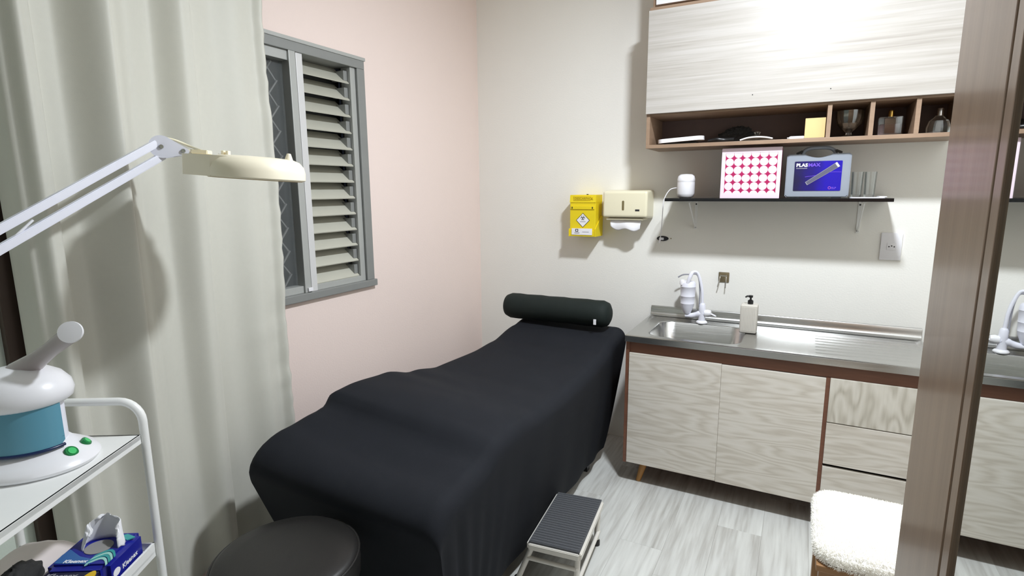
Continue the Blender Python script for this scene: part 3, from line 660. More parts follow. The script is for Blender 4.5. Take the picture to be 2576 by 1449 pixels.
# ================================================================== black glass shelf and things on it
SZ = 1.531
sh = thing('wall_shelf', (1.83, -0.14, SZ - 0.018), 'black glass wall shelf on two small white brackets', 'shelf')
MB().box(1.3177, 2.3403, -0.2821, -0.001, SZ - 0.016, SZ, 0.0015).build('board', 'black_glass', sh)
for bx in (1.437, 2.232):
    br_ = MB().box(bx - 0.008, bx + 0.008, -0.006, 0.0, 1.352, SZ - 0.016, 0.001).box(bx - 0.008, bx + 0.008, -0.235, -0.004, SZ - 0.021, SZ - 0.016, 0.001)
    br_.bar((bx, -0.232, SZ - 0.021), (bx, -0.006, 1.362), 0.010, 0.005, (1, 0, 0))
    bo_ = br_.build('bracket', 'white_metal', sh)
    for zz in (1.362, 1.494): MB().lathe([(0, 0), (0.0042, 0), (0.0042, 0.004), (0, 0.004)], (bx, -0.006, zz), 10, M4=Matrix.Rotation(PI / 2, 4, 'X')).build('screw', 'ink', bo_)
# humidifier
hm = thing('humidifier', (1.403, -0.16, SZ), 'small white capsule shaped humidifier at the left end of the black shelf', 'humidifier')
hr = 0.0465
MB().lathe([(0.0, SZ), (0.030, SZ), (0.040, SZ + 0.006), (hr, SZ + 0.024), (hr, SZ + 0.084)], (1.403, -0.16, 0), 36).build('body', 'white_plastic', hm, 40)
MB().lathe([(hr - 0.001, SZ + 0.084), (hr, SZ + 0.0855), (hr, SZ + 0.100), (0.042, SZ + 0.117), (0.030, SZ + 0.126), (0.0, SZ + 0.128)], (1.403, -0.16, 0), 36).build('cap', 'white_plastic', hm, 40)
MB().tube(spline([(1.360, -0.15, SZ + 0.055), (1.325, -0.19, SZ + 0.045), (1.300, -0.21, SZ - 0.005), (1.292, -0.20, SZ - 0.06), (1.270, -0.11, SZ - 0.14), (1.250, -0.04, SZ - 0.215), (1.246, -0.022, SZ - 0.236)], 8), 0.0024, 8).build('power_cord', 'white_plastic', hm, 40)
MB().tube([(1.246, -0.022, 1.300), (1.240, -0.026, 1.268)], [0.006, 0.005], 10).build('cord_plug', 'white_plastic', hm, 40)
# pink dotted box
bxr = thing('dotted_gift_box', (1.7315, -0.205, SZ), 'magenta box with pale round dot pattern standing on the black shelf', 'box')
px0, px1, pz1 = 1.594, 1.869, 1.778
MB().box(px0 + 0.001, px1 - 0.001, -0.262, -0.150, SZ, pz1 - 0.001, 0.001).build('body', 'pink', bxr)
fr = MB()
fr.box(px0, px1, -0.2655, -0.262, SZ, SZ + 0.026).box(px0, px1, -0.2655, -0.262, pz1 - 0.024, pz1).box(px0, px0 + 0.018, -0.2655, -0.262, SZ + 0.026, pz1 - 0.024).box(px1 - 0.018, px1, -0.2655, -0.262, SZ + 0.026, pz1 - 0.024)
fr.build('front_border', 'pink_white', bxr)
MB().box(px0 + 0.018, px1 - 0.018, -0.2645, -0.262, SZ + 0.026, pz1 - 0.024).build('dot_panel', 'dots', bxr)
# grey carrying case
cs = thing('carrying_case', (2.027, -0.19, SZ), 'grey plastic carrying case with a blue printed label on the black shelf', 'case')
cx0, cx1, cz0, cz1 = 1.891, 2.163, SZ + 0.004, 1.740
def case_outline(x0, x1, z0, z1, dip):
    pts = [(x0, z0 + 0.008), (x0 + 0.008, z0), (x1 - 0.008, z0), (x1, z0 + 0.008), (x1, z1 - 0.008), (x1 - 0.008, z1)]
    xm = (x0 + x1) / 2 + 0.0
    for k in range(9):
        t = k / 8; pts.append((xm + 0.058 - 0.116 * t, z1 - dip * math.sin(PI * t) ** 0.8 if 0 < t < 1 else z1))
    pts += [(x0 + 0.008, z1), (x0, z1 - 0.008)]
    return pts
MB().prism(case_outline(cx0, cx1, cz0, cz1, 0.018), lambda a, b, d: Vector((a, d, b)), -0.232, -0.152).build('shell', 'case', cs)
MB().prism(case_outline(cx0 + 0.004, cx1 - 0.004, cz0 + 0.004, cz1 - 0.004, 0.018), lambda a, b, d: Vector((a, d, b)), -0.2365, -0.232).build('front_face', 'case', cs)
MB().box(cx0 - 0.001, cx1 + 0.001, -0.193, -0.190, cz0 + 0.01, cz1 - 0.022).build('shell_seam', 'ink_grey', cs)
for xx in (1.935, 2.115): MB().box(xx - 0.02, xx + 0.02, -0.225, -0.160, SZ, SZ + 0.006, 0.002).build('foot', 'case', cs)
hdl = MB().tube(spline([(1.955, -0.192, cz1 - 0.006), (1.962, -0.192, cz1 + 0.014), (1.985, -0.192, cz1 + 0.028), (2.027, -0.192, cz1 + 0.031), (2.068, -0.192, cz1 + 0.028), (2.092, -0.192, cz1 + 0.014), (2.099, -0.192, cz1 - 0.006)], 6), 0.0085, 12).build('handle', 'case', cs, 40)
for xa_, xb_ in ((1.930, 1.958), (2.096, 2.124)): MB().bar((xa_, -0.205, cz1 + (0.003 if xa_ < 2 else 0.016)), (xb_, -0.205, cz1 + (0.016 if xa_ < 2 else 0.003)), 0.018, 0.011, bev=0.002).build('latch', 'black', cs)
LYF = -0.2385
lx0, lx1, lz0, lz1 = 1.927, 2.128, 1.566, 1.706
lbo = MB().prism(rrect(lx0, lx1, lz0, lz1, 0.004, 3), lambda a, b, d: Vector((a, d, b)), LYF, -0.2365).build('printed_label', 'label_blue', cs)
text('lettering', 'PLAS', 0.0215, face_back(1.934, LYF - 0.0002, 1.681), 'paper', lbo, bold=0.0009, stretch=1.08)
text('lettering', 'MAX', 0.0215, face_back(1.9855, LYF - 0.0002, 1.681), 'purple', lbo, bold=0.0009, stretch=1.08)
MB().box(1.9345, 1.982, LYF - 0.0006, LYF, 1.6715, 1.6745).build('print_line', 'ink_grey', lbo)
pn0 = Vector((1.982, LYF - 0.001, 1.600)); pn1 = Vector((2.112, LYF - 0.001, 1.690)); t_ = (pn1 - pn0).normalized(); q_ = Vector((-t_.z, 0, t_.x))
def quad_strip(w0, w1, d, mt, nm, a=0.0, b=1.0):
    A = pn0 + (pn1 - pn0) * a; B = pn0 + (pn1 - pn0) * b
    pts = [A - q_ * w0, B - q_ * w1, B + q_ * w1, A + q_ * w0]
    o_ = MB(); o_.add([p + Vector((0, -d, 0)) for p in pts] + [p + Vector((0, 0.001, 0)) for p in pts], [[0, 1, 2, 3], [4, 5, 6, 7], [0, 1, 5, 4], [1, 2, 6, 5], [2, 3, 7, 6], [3, 0, 4, 7]]); return o_.build(nm, mt, lbo)
quad_strip(0.0085, 0.0125, 0.0, 'ink_grey', 'pen_outline'); quad_strip(0.0070, 0.0108, 0.0005, 'pen', 'pen_body', 0.02, 0.93); quad_strip(0.0108, 0.0115, 0.0006, 'paper', 'pen_tip', 0.945, 0.99)
MB().tube(spline([(1.975, LYF, 1.632), (2.03, LYF, 1.640), (2.08, LYF, 1.653), (2.126, LYF, 1.653)], 5), 0.0012, 6).build('violet_streak', 'purple', lbo)
MB().tube(arc((2.082, LYF, 1.5795), 0.0055, 0, 2 * PI * 0.98, 18), 0.0009, 6).build('logo_ring', plain('pink_print', (200, 110, 190), 0.5), lbo)
text('lettering', 'ELP', 0.013, face_back(2.090, LYF - 0.0002, 1.5745), 'purple', lbo, bold=0.0004)
# tumblers and saucer tray
tr = thing('small_tray', (2.245, -0.17, SZ), 'flat white tray at the right end of the black shelf', 'tray')
MB().prism(rrect(2.170, 2.314, -0.245, -0.095, 0.02, 5), lambda a, b, d: Vector((a, b, d)), SZ, SZ + 0.004).build('base', 'white_plastic', tr)
MB().prism(rrect(2.288, 2.318, -0.240, -0.10, 0.008, 4), lambda a, b, d: Vector((a, b, d)), SZ + 0.004, SZ + 0.008).build('rim', 'white_plastic', tr)
for i_, (gx, gy, lb) in enumerate(((2.198, -0.165, 'clear glass tumbler on the small tray next to the carrying case'), (2.252, -0.155, 'clear glass tumbler on the small tray farther from the carrying case'))):
    g = thing('glass_tumbler', (gx, gy, SZ + 0.004), lb, 'glass', 'tumblers on the black shelf')
    z0 = SZ + 0.0042
    MB().lathe([(0.0, z0), (0.021, z0), (0.0225, z0 + 0.004), (0.026, z0 + 0.118), (0.0248, z0 + 0.118), (0.0212, z0 + 0.012), (0.0, z0 + 0.010)], (gx, gy, 0), 28).build('wall', 'glass', g, 40)

# ================================================================== upper cabinet
UX0, UX1, UD = 1.2112, 2.556, 0.3178
uc = thing('upper_cabinet', ((UX0 + UX1) / 2, -0.15, 1.79), 'wall cabinet with a pale streaked lift up door above open niches', 'cabinet')
ub = MB()
yc0 = -(UD - 0.018)
ub.box(UX0, UX1, yc0, -0.001, 1.7918, 1.8098, 0.0008)
ub.box(UX0, UX0 + 0.018, yc0, -0.001, 1.8098, 2.4723, 0.0008).box(UX1 - 0.018, UX1, yc0, -0.001, 1.8098, 2.4723, 0.0008)
ub.box(UX0 + 0.018, UX1 - 0.018, yc0 + 0.006, -0.001, 1.957, 1.975, 0.0008)
ub.box(UX0, UX1, yc0, -0.001, 2.4723, 2.4903, 0.0008)
ub.build('carcass', 'taupe', uc)
MB().box(UX0 + 0.018, UX1 - 0.018, -0.012, -0.001, 1.8098, 2.4723).build('back_panel', 'dark_back', uc)
for xx in (2.055, 2.2215, 2.390): MB().box(xx - 0.009, xx + 0.009, yc0 + 0.001, -0.012, 1.8098, 1.957, 0.0006).build('divider', 'taupe', uc)
ud = MB().box(UX0 - 0.001, UX1 + 0.001, -UD, yc0 - 0.0005, 1.9666, 2.4715, 0.0012).build('door', 'upper_door', uc)
for xx in (1.723, 2.050): MB().lathe([(0, 0), (0.0025, 0), (0.0025, 0.001), (0, 0.001)], (xx, -UD, 2.0225), 10, M4=Matrix.Rotation(PI / 2, 4, 'X')).build('screw_hole', 'ink', ud)
tc_ = thing('top_cabinet', ((UX0 + UX1) / 2, -0.13, 2.4903), 'shallow white fronted box cabinet on top of the wall cabinet', 'cabinet')
MB().box(UX0 + 0.001, UX1, -0.245, -0.001, 2.4905, 2.88, 0.001).build('carcass', 'taupe', tc_)
MB().box(UX0 + 0.020, UX1 - 0.018, -0.262, -0.2455, 2.512, 2.868, 0.0015).build('door', 'white_plastic', tc_)
# niche things
NZ = 1.8098
pl = thing('oval_tray', (1.375, -0.2, NZ), 'flat white oval tray leaning in the long cabinet niche', 'tray')
lid_m = Matrix.Translation((1.378, -0.225, NZ + 0.024)) @ Matrix.Rotation(-0.05, 4, 'Y')
MB().prism(rrect(-0.118, 0.118, -0.045, 0.045, 0.040, 8), lambda a, b, d: Vector((a, b, d)), -0.010, 0.010).xf(lid_m).build('shell', 'white_plastic', pl, 40)
MB().box(1.29, 1.46, -0.24, -0.14, NZ, NZ + 0.014, 0.003).build('base', 'black', pl)
hs = thing('black_hair_bundle', (1.65, -0.15, NZ), 'fluffy black bundle in the long cabinet niche', 'accessory')
vs_ = []; fs_ = []; NA, NB = 56, 24
for j in range(NB + 1):
    ph = PI / 2 * j / NB
    for i in range(NA):
        a = 2 * PI * i / NA; r = 1 + 0.22 * mnoise.noise(Vector((math.cos(a) * 3, math.sin(a) * 3, ph * 4))) + 0.10 * random.uniform(-1, 1)
        vs_.append((1.645 + 0.105 * math.cos(a) * math.cos(ph) * r, -0.085 + 0.042 * math.sin(a) * math.cos(ph) * r, NZ + 0.002 + 0.085 * math.sin(ph) * (r * 0.5 + 0.5)))
for j in range(NB):
    for i in range(NA): fs_.append([j * NA + i, j * NA + (i + 1) % NA, (j + 1) * NA + (i + 1) % NA, (j + 1) * NA + i])
MB().add(vs_, fs_).build('tuft', 'dark_cloth', hs)
MB().tube(spline([(1.52, -0.22, NZ + 0.012), (1.56, -0.24, NZ + 0.017), (1.60, -0.235, NZ + 0.013), (1.645, -0.24, NZ + 0.014)], 6), 0.011, 10).build('strap', 'black', hs, 40)
fd = thing('glass_cloche', (1.745, -0.225, NZ), 'small clear glass cloche with white rim in the long cabinet niche', 'cloche')
MB().lathe([(0.085, 0.003), (0.075, 0.014), (0.045, 0.026), (0.014, 0.032), (0.012, 0.036), (0.018, 0.046), (0.0, 0.052)], (1.748, -0.215, NZ), 32, sy=0.7).build('dome', 'glass', fd, 40)
MB().tube(spline([(1.675, -0.275, NZ + 0.006), (1.71, -0.278, NZ + 0.0155), (1.75, -0.279, NZ + 0.018), (1.79, -0.278, NZ + 0.015), (1.822, -0.275, NZ + 0.008)], 6), 0.0038, 8).build('rim', 'white_plastic', fd, 40)
tb = thing('white_tube', (1.925, -0.2, NZ), 'tiny white tube lying beside the kraft card box', 'tube')
MB().tube([(1.893, -0.215, NZ + 0.0095), (1.900, -0.215, NZ + 0.0095), (1.955, -0.215, NZ + 0.0095), (1.958, -0.215, NZ + 0.0095)], [0.007, 0.009, 0.009, 0.006], 14).build('body', 'paper', tb, 40); MB().tube([(1.884, -0.215, NZ + 0.0095), (1.893, -0.215, NZ + 0.0095)], 0.006, 12).build('cap', 'silver', tb, 40)
kb = thing('kraft_box', (2.0, -0.22, NZ), 'small kraft coloured card box standing in the cabinet niche', 'box')
MB().box(1.958, 2.043, -0.262, -0.195, NZ, NZ + 0.094, 0.002).build('body', 'card', kb); MB().box(1.957, 2.0435, -0.263, -0.194, NZ + 0.0005, NZ + 0.004).build('base_band', 'bronze', kb)
# goblet
gb = thing('glass_goblet', (2.142, -0.2, NZ), 'clear cut glass goblet bowl in the first small niche', 'goblet')
MB().lathe([(0.0, 0.0), (0.034, 0.0), (0.034, 0.006), (0.014, 0.014), (0.012, 0.024), (0.030, 0.040), (0.050, 0.062), (0.057, 0.088), (0.058, 0.122), (0.0555, 0.122), (0.054, 0.088), (0.047, 0.066), (0.024, 0.044), (0.0, 0.038)], (2.142, -0.2, NZ), 18).build('bowl', 'cut_glass', gb, 18)
# perfume bottle square
p1 = thing('perfume_bottle', (2.302, -0.2, NZ), 'square clear perfume bottle with gold cap in the middle niche', 'perfume bottle')
MB().box(2.256, 2.350, -0.222, -0.178, NZ, NZ + 0.086, 0.006, 2).build('bottle', 'cut_glass', p1, 35)
MB().box(2.264, 2.342, -0.214, -0.186, NZ + 0.010, NZ + 0.055, 0.004).build('liquid', glassy('pale_perfume', (236, 218, 220), 0.05), p1, 35)
MB().lathe([(0.0, NZ + 0.084), (0.011, NZ + 0.084), (0.0115, NZ + 0.110), (0.010, NZ + 0.114), (0.0, NZ + 0.114)], (2.303, -0.2, 0), 20).build('cap', 'gold', p1, 40)
p2 = thing('perfume_bottle', (2.485, -0.2, NZ), 'round shouldered clear perfume bottle with silver cap in the last niche', 'perfume bottle')
MB().lathe([(0.0, 0.0), (0.040, 0.0), (0.044, 0.008), (0.045, 0.030), (0.036, 0.058), (0.018, 0.074), (0.014, 0.080), (0.0, 0.080)], (2.482, -0.2, NZ), 10, sy=0.6).build('bottle', 'cut_glass', p2, 20)
MB().lathe([(0.0, 0.079), (0.0125, 0.079), (0.0125, 0.108), (0.0105, 0.111), (0.0, 0.111)], (2.484, -0.2, NZ), 20).build('cap', 'silver', p2, 40)

# ================================================================== wardrobe with mirror door
WX = 2.17
wr = thing('mirror_wardrobe', (2.45, -3.2, 0), 'tall brown wardrobe with a mirrored sliding door at the right', 'wardrobe')
MB().box(WX + 0.012, XR - 0.004, -4.30, -2.262, 0.0, 2.62, 0.002).build('body', 'wardrobe', wr)
MB().box(WX, WX + 0.014, -2.519, -2.2605, 0.01, 2.618, 0.0025).build('front_panel', 'wardrobe', wr)
md = MB().box(WX, WX + 0.013, -2.556, -2.5255, 0.01, 2.6, 0.002).box(WX, WX + 0.013, -4.28, -4.245, 0.01, 2.6, 0.002).box(WX, WX + 0.013, -4.245, -2.556, 0.01, 0.06, 0.002).box(WX, WX + 0.013, -4.245, -2.556, 2.55, 2.6, 0.002).build('door_frame', 'wardrobe', wr)
MB().box(WX + 0.004, WX + 0.010, -4.245, -2.556, 0.06, 2.55).build('mirror_panel', 'mirror', md)
MB().box(WX + 0.006, WX + 0.0122, -2.5265, -2.518, 0.01, 2.61).build('door_gap', 'seam', wr)

# ================================================================== wooden stool with fleece cushion
SX0, SX1, SY0, SY1, SH = 2.098, 2.46, -1.53, -1.125, 0.435
ws = thing('wooden_stool', ((SX0 + SX1) / 2, (SY0 + SY1) / 2, 0), 'square wooden stool in front of the drawers', 'stool')
MB().box(SX0, SX1, SY0, SY1, SH - 0.022, SH, 0.004).build('seat', 'stool_wood', ws)
for lx in (SX0 + 0.03, SX1 - 0.03):
    for ly in (SY0 + 0.03, SY1 - 0.03): MB().box(lx - 0.021, lx + 0.021, ly - 0.021, ly + 0.021, 0, SH - 0.022, 0.003).build('leg', 'stool_wood', ws)
for y_ in (SY0 + 0.016, SY1 - 0.034): MB().box(SX0 + 0.05, SX1 - 0.05, y_, y_ + 0.018, SH - 0.10, SH - 0.022, 0.001).build('apron', 'stool_wood', ws)
for x_ in (SX0 + 0.016, SX1 - 0.034): MB().box(x_, x_ + 0.018, SY0 + 0.05, SY1 - 0.05, SH - 0.10, SH - 0.022, 0.001).build('apron', 'stool_wood', ws)
fc = thing('fleece_cushion', ((SX0 + SX1) / 2, (SY0 + SY1) / 2, SH), 'fluffy cream fleece cushion on the wooden stool', 'cushion')
prof_n = 14; outline = rrect(SX0 - 0.008, SX1 + 0.010, SY0 - 0.008, SY1 + 0.010, 0.075, 8); cx_, cy_ = (SX0 + SX1) / 2, (SY0 + SY1) / 2
vs_ = []; fs_ = []; layers = [(0.90, 0.0), (0.975, 0.010), (1.0, 0.026), (0.985, 0.042), (0.94, 0.054), (0.82, 0.062), (0.6, 0.066), (0.3, 0.068), (0.02, 0.069)]
for s_, z_ in layers:
    for (a, b_) in outline:
        w_ = 1 + 0.012 * mnoise.noise(Vector((a * 22, b_ * 22, z_ * 30)))
        vs_.append((cx_ + (a - cx_) * s_ * w_, cy_ + (b_ - cy_) * s_ * w_, SH + 0.001 + z_ * 0.92 + 0.002 * mnoise.noise(Vector((a * s_ * 30, b_ * s_ * 30, 2)))))
n = len(outline)
for i in range(len(layers) - 1):
    for k in range(n): fs_.append([i * n + k, i * n + (k + 1) % n, (i + 1) * n + (k + 1) % n, (i + 1) * n + k])
fs_.append(list(range(n))[::-1]); fs_.append([(len(layers) - 1) * n + k for k in range(n)])
cush = MB().add(vs_, fs_); cush.build('pad', 'fur', fc, 70)
OL = [math.dist(p, q) for p, q in zip(outline, outline[1:] + outline[:1])]
vv = []; ff = []
def cushion_point():
    """uniform random point on the top or rim of the pad, with its outward normal"""
    if random.random() < 0.72:
        while True:
            a_ = random.uniform(SX0, SX1); b2 = random.uniform(SY0, SY1); ex = abs(a_ - cx_) / ((SX1 - SX0) / 2 + 0.009); ey = abs(b2 - cy_) / ((SY1 - SY0) / 2 + 0.009)
            m_ = (ex ** 6 + ey ** 6) ** (1 / 6)
            if m_ < 0.98: break
        return Vector((a_, b2, SH + 0.001 + 0.92 * (0.067 - 0.020 * m_ ** 8))), Vector(((a_ - cx_) * m_ ** 6 * 4, (b2 - cy_) * m_ ** 6 * 4, 1)).normalized()
    k_ = random.choices(range(len(outline)), OL)[0]; (a_, b2), (a3, b3) = outline[k_], outline[(k_ + 1) % len(outline)]; t_ = random.random(); a_ += (a3 - a_) * t_; b2 += (b3 - b2) * t_
    zz = random.uniform(0.004, 0.050); s_ = 1.0 - 0.9 * ((zz - 0.026) / 0.05) ** 2 * 0.1
    return Vector((cx_ + (a_ - cx_) * s_, cy_ + (b2 - cy_) * s_, SH + zz * 0.92)), Vector((a_ - cx_, b2 - cy_, (zz - 0.02) * 6)).normalized()
for _ in range(42000):
    p_, nrm = cushion_point()
    d_ = (nrm + Vector((random.uniform(-1, 1), random.uniform(-1, 1), random.uniform(-.6, .6))) * 0.9).normalized() * random.uniform(0.004, 0.010)
    s_ = Vector((random.uniform(-1, 1), random.uniform(-1, 1), random.uniform(-1, 1))); s_ = (s_ - nrm * s_.dot(nrm)).normalized() * 0.0013
    o_ = len(vv); vv += [p_ - s_, p_ + s_, p_ + d_]; ff.append([o_, o_ + 1, o_ + 2])
me = bpy.data.meshes.new('pile'); inv = WM[fc].inverted(); me.from_pydata([tuple(inv @ v) for v in vv], [], ff); me.materials.append(M['fur'])
po = bpy.data.objects.new('pile', me); COL.objects.link(po); po.parent = fc; po['kind'] = 'stuff'

# ================================================================== step stool
ss = thing('step_stool', (1.19, -1.33, 0), 'low white metal step stool with black ribbed tread beside the bed', 'step stool')
PZs = 0.205; q0 = [(1.076, -1.140), (1.274, -1.112), (1.316, -1.506), (1.112, -1.528)]
fr_ = MB()
for a, b_ in zip(q0, q0[1:] + q0[:1]):
    fr_.bar((a[0], a[1], PZs - 0.018), (b_[0], b_[1], PZs - 0.018), 0.018, 0.026, bev=0.003)
fr_.build('tread_frame', 'old_white', ss)
MB().prism([(x_, y_) for x_, y_ in q0], lambda a, b, d: Vector((a, b, d)), PZs - 0.004, PZs + 0.003).build('tread', 'rubber', ss)
for k in range(24):
    t = (k + 0.5) / 24; a = Vector((*[q0[0][i] + (q0[3][i] - q0[0][i]) * t for i in (0, 1)], PZs + 0.0035)); b_ = Vector((*[q0[1][i] + (q0[2][i] - q0[1][i]) * t for i in (0, 1)], PZs + 0.0035))
    MB().bar(a + (b_ - a) * 0.02, a + (b_ - a) * 0.98, 0.006, 0.002).build('tread_rib', 'rubber', ss)
feet = [(1.085, -1.150), (1.262, -1.140), (1.300, -1.500), (1.056, -1.518)]
for (x_, y_), (fx_, fy_) in zip(q0, feet):
    dx = 0.010 if x_ < 1.2 else -0.010; dy = -0.012 if y_ > -1.3 else 0.014
    lg = MB().tube([(x_ + dx, y_ + dy, PZs - 0.02), (fx_, fy_, 0.012)], 0.0115, 14).build('leg', 'old_white', ss, 40)
    MB().lathe([(0.0, 0.0), (0.016, 0.0), (0.016, 0.022), (0.012, 0.028), (0.0, 0.028)], (fx_, fy_, 0), 16).build('rubber_foot', 'black', lg, 40)
MB().tube([(1.113 - 0.01, -1.521, 0.128), (1.308, -1.500, 0.128)], 0.009, 12).build('front_stretcher', 'old_white', ss, 40)
MB().tube([(1.268, -1.128, 0.060), (1.304, -1.500, 0.060)], 0.009, 12).build('side_rail', 'old_white', ss, 40)
MB().tube([(1.084, -1.150, 0.128), (1.268, -1.135, 0.128)], 0.009, 12).build('rear_stretcher', 'old_white', ss, 40)

# ================================================================== round black stool
bs = thing('round_stool', (0.76, -2.37, 0), 'round black vinyl stool at the foot of the bed', 'stool')
BC = (0.76, -2.37); BR = 0.199; BZ = 0.572
MB().lathe([(0.0, BZ - 0.09), (BR - 0.012, BZ - 0.09), (BR, BZ - 0.08), (BR + 0.002, BZ - 0.045), (BR, BZ - 0.014), (BR - 0.006, BZ - 0.004), (BR - 0.016, BZ + 0.002), (BR - 0.06, BZ + 0.007), (BR * 0.4, BZ + 0.010), (0.0, BZ + 0.011)], (*BC, 0), 64).build('seat', 'black_vinyl', bs, 60)
MB().tube([(BC[0] + (BR - 0.001) * math.cos(2 * PI * k / 64), BC[1] + (BR - 0.001) * math.sin(2 * PI * k / 64), BZ - 0.010) for k in range(64)], 0.0038, 8, closed=True).build('piping', 'black_vinyl', bs, 60)
MB().lathe([(0.0, 0.10), (0.025, 0.10), (0.025, 0.30), (0.018, 0.30), (0.018, BZ - 0.09), (0.0, BZ - 0.09)], (*BC, 0), 20).build('column', 'chrome', bs, 40)
for k in range(5):
    a = 2 * PI * k / 5 + 0.3; e = (BC[0] + 0.20 * math.cos(a), BC[1] + 0.20 * math.sin(a))
    lg = MB().bar((BC[0], BC[1], 0.115), (e[0], e[1], 0.065), 0.035, 0.024, bev=0.004).build('leg', 'black', bs)
    MB().lathe([(0.0, -0.011), (0.024, -0.011), (0.027, -0.006), (0.027, 0.006), (0.024, 0.011), (0.0, 0.011)], (e[0], e[1], 0.027), 18, M4=Matrix.Rotation(PI / 2, 4, 'X')).build('castor', 'black', lg, 40)

# ================================================================== trolley
RZ = math.atan2(-0.869, 0.494)
tl = thing('utility_trolley', (0.472, -2.558, 0), 'white metal trolley with three trays in front of the curtain', 'trolley', rz=RZ)
T = WM[tl]
# local frame: +x along the long side towards the camera, -y across towards the wall
TLn, TWd = 0.56, 0.36
for z_ in (0.95, 0.62, 0.28):
    t_ = MB().box(0.0, TLn, -TWd, 0.0, z_ - 0.012, z_ - 0.006)
    for b_ in ((0, TLn, -0.006, 0.0), (0, TLn, -TWd, -TWd + 0.006), (0, 0.006, -TWd, 0), (TLn - 0.006, TLn, -TWd, 0)): t_.box(b_[0], b_[1], b_[2], b_[3], z_ - 0.024, z_ + (0.0 if z_ > 0.9 else 0.016), 0.001)
    if z_ > 0.9: t_.box(0, TLn, -TWd, 0.0, z_ - 0.006, z_)
    t_.xf(T).build('tray', 'white_metal', tl)
rt = 0.0105
for x_ in (-0.008, TLn + 0.008):
    pth = [(x_, 0.004, 0.05), (x_, 0.004, 0.96)] + [(x_, 0.004 - 0.055 + 0.055 * math.cos(a), 0.985 + 0.055 * math.sin(a)) for a in [PI / 2 * i / 7 for i in range(8)]] + [(x_, -TWd + 0.051 - 0.055 * math.sin(a), 0.985 + 0.055 * math.cos(a)) for a in [PI / 2 * i / 7 for i in range(8)]] + [(x_, -TWd - 0.004, 0.05)]
    MB().tube(pth, rt, 14).xf(T).build('post_frame', 'white_metal', tl, 50)
for x_ in (-0.008, TLn + 0.008):
    for y_ in (0.004, -TWd - 0.004):
        MB().lathe([(0.0, -0.010), (0.022, -0.010), (0.025, 0.0), (0.022, 0.010), (0.0, 0.010)], (x_, y_, 0.025), 18, M4=Matrix.Rotation(PI / 2, 4, 'X')).box(x_ - 0.010, x_ + 0.010, y_ - 0.014, y_ + 0.014, 0.038, 0.056, 0.002).xf(T).build('castor', 'black', tl, 40)
# ------------------------------------------------------------------ facial steamer
SC = Vector((0.400, -2.770, 0.95)); SRZ = math.atan2(0.4625, 0.8866)
stm = thing('facial_steamer', SC, 'white facial steamer with a blue water tank on the trolley', 'facial steamer', rz=SRZ)
S = WM[stm]                                   # local +x to the right seen from the room, -y towards the viewer
MB().lathe([(0.0, 0.0), (0.130, 0.0), (0.144, 0.004), (0.148, 0.012), (0.142, 0.022), (0.126, 0.031), (0.104, 0.042), (0.088, 0.056), (0.0, 0.058)], (0, 0, 0), 56, sy=0.80).xf(S).build('base', 'white_plastic', stm, 50)
MB().lathe([(0.085, 0.050), (0.085, 0.168), (0.0, 0.168)], (0, 0, 0), 48, sy=0.82).xf(S).build('core', 'lilac_plastic', stm, 50)
# tank: curved blue shell on the viewer side
vs_ = []; fs_ = []; na, nz2 = 24, 10
for sidei, rr in enumerate((0.0995, 0.0870)):
    for j in range(nz2 + 1):
        for i in range(na + 1):
            u = i / na; v = j / nz2; a = math.radians(-150 + 145 * u)
            z = 0.052 + 0.108 * v; edge = max(0.0, abs(2 * u - 1) - 0.86) / 0.14
            if v < 0.2: z += 0.012 * edge
            vs_.append((rr * math.cos(a), rr * 0.84 * math.sin(a), z))
o1 = (na + 1) * (nz2 + 1)
for j in range(nz2):
    for i in range(na):
        a = j * (na + 1) + i; fs_.append([a, a + 1, a + na + 2, a + na + 1]); fs_.append([o1 + a, o1 + a + na + 1, o1 + a + na + 2, o1 + a + 1])
for i in range(na):
    a = i; fs_.append([a, o1 + a, o1 + a + 1, a + 1]); a = nz2 * (na + 1) + i; fs_.append([a, a + 1, o1 + a + 1, o1 + a])
for j in range(nz2):
    a = j * (na + 1); fs_.append([a, a + na + 1, o1 + a + na + 1, o1 + a]); a = j * (na + 1) + na; fs_.append([a, o1 + a, o1 + a + na + 1, a + na + 1])
MB().add(vs_, fs_).xf(S).build('water_tank', 'tank', stm, 50)
MB().tube([(0.0998 * math.cos(math.radians(-148 + 141 * i / 20)), 0.0998 * 0.84 * math.sin(math.radians(-148 + 141 * i / 20)), 0.054) for i in range(21)], 0.004, 8).xf(S).build('tank_seal', plain('navy_plastic', (14, 34, 74), 0.3), stm, 50)
MB().lathe([(0.0, 0.152), (0.096, 0.152), (0.106, 0.160), (0.110, 0.176), (0.106, 0.194), (0.090, 0.214), (0.066, 0.228), (0.036, 0.236), (0.0, 0.238)], (0, 0, 0), 52, sy=0.86).xf(S).build('hood', 'white_plastic', stm, 60)
cap0 = Vector((0.0, 0.012, 0.218)); cap1 = Vector((0.157, -0.012, 0.322))
MB().tube([cap0, cap0 + (cap1 - cap0) * 0.35, cap0 + (cap1 - cap0) * 0.6, cap0 + (cap1 - cap0) * 0.97], [0.030, 0.020, 0.0175, 0.020], 22).xf(S).build('nozzle_arm', 'nozzle', stm, 50)
nd = (cap1 - cap0).normalized(); fdv = (nd * 0.35 + Vector((0.05, -1.0, 0.12))).normalized()
MB().lathe([(0.0, -0.008), (0.0225, -0.008), (0.0245, -0.002), (0.0238, 0.004), (0.0, 0.006)], tuple(cap1 + fdv * 0.010), 32, M4=fdv.to_track_quat('Z', 'Y').to_matrix().to_4x4()).xf(S).build('nozzle_cap', 'white_plastic', stm, 50)
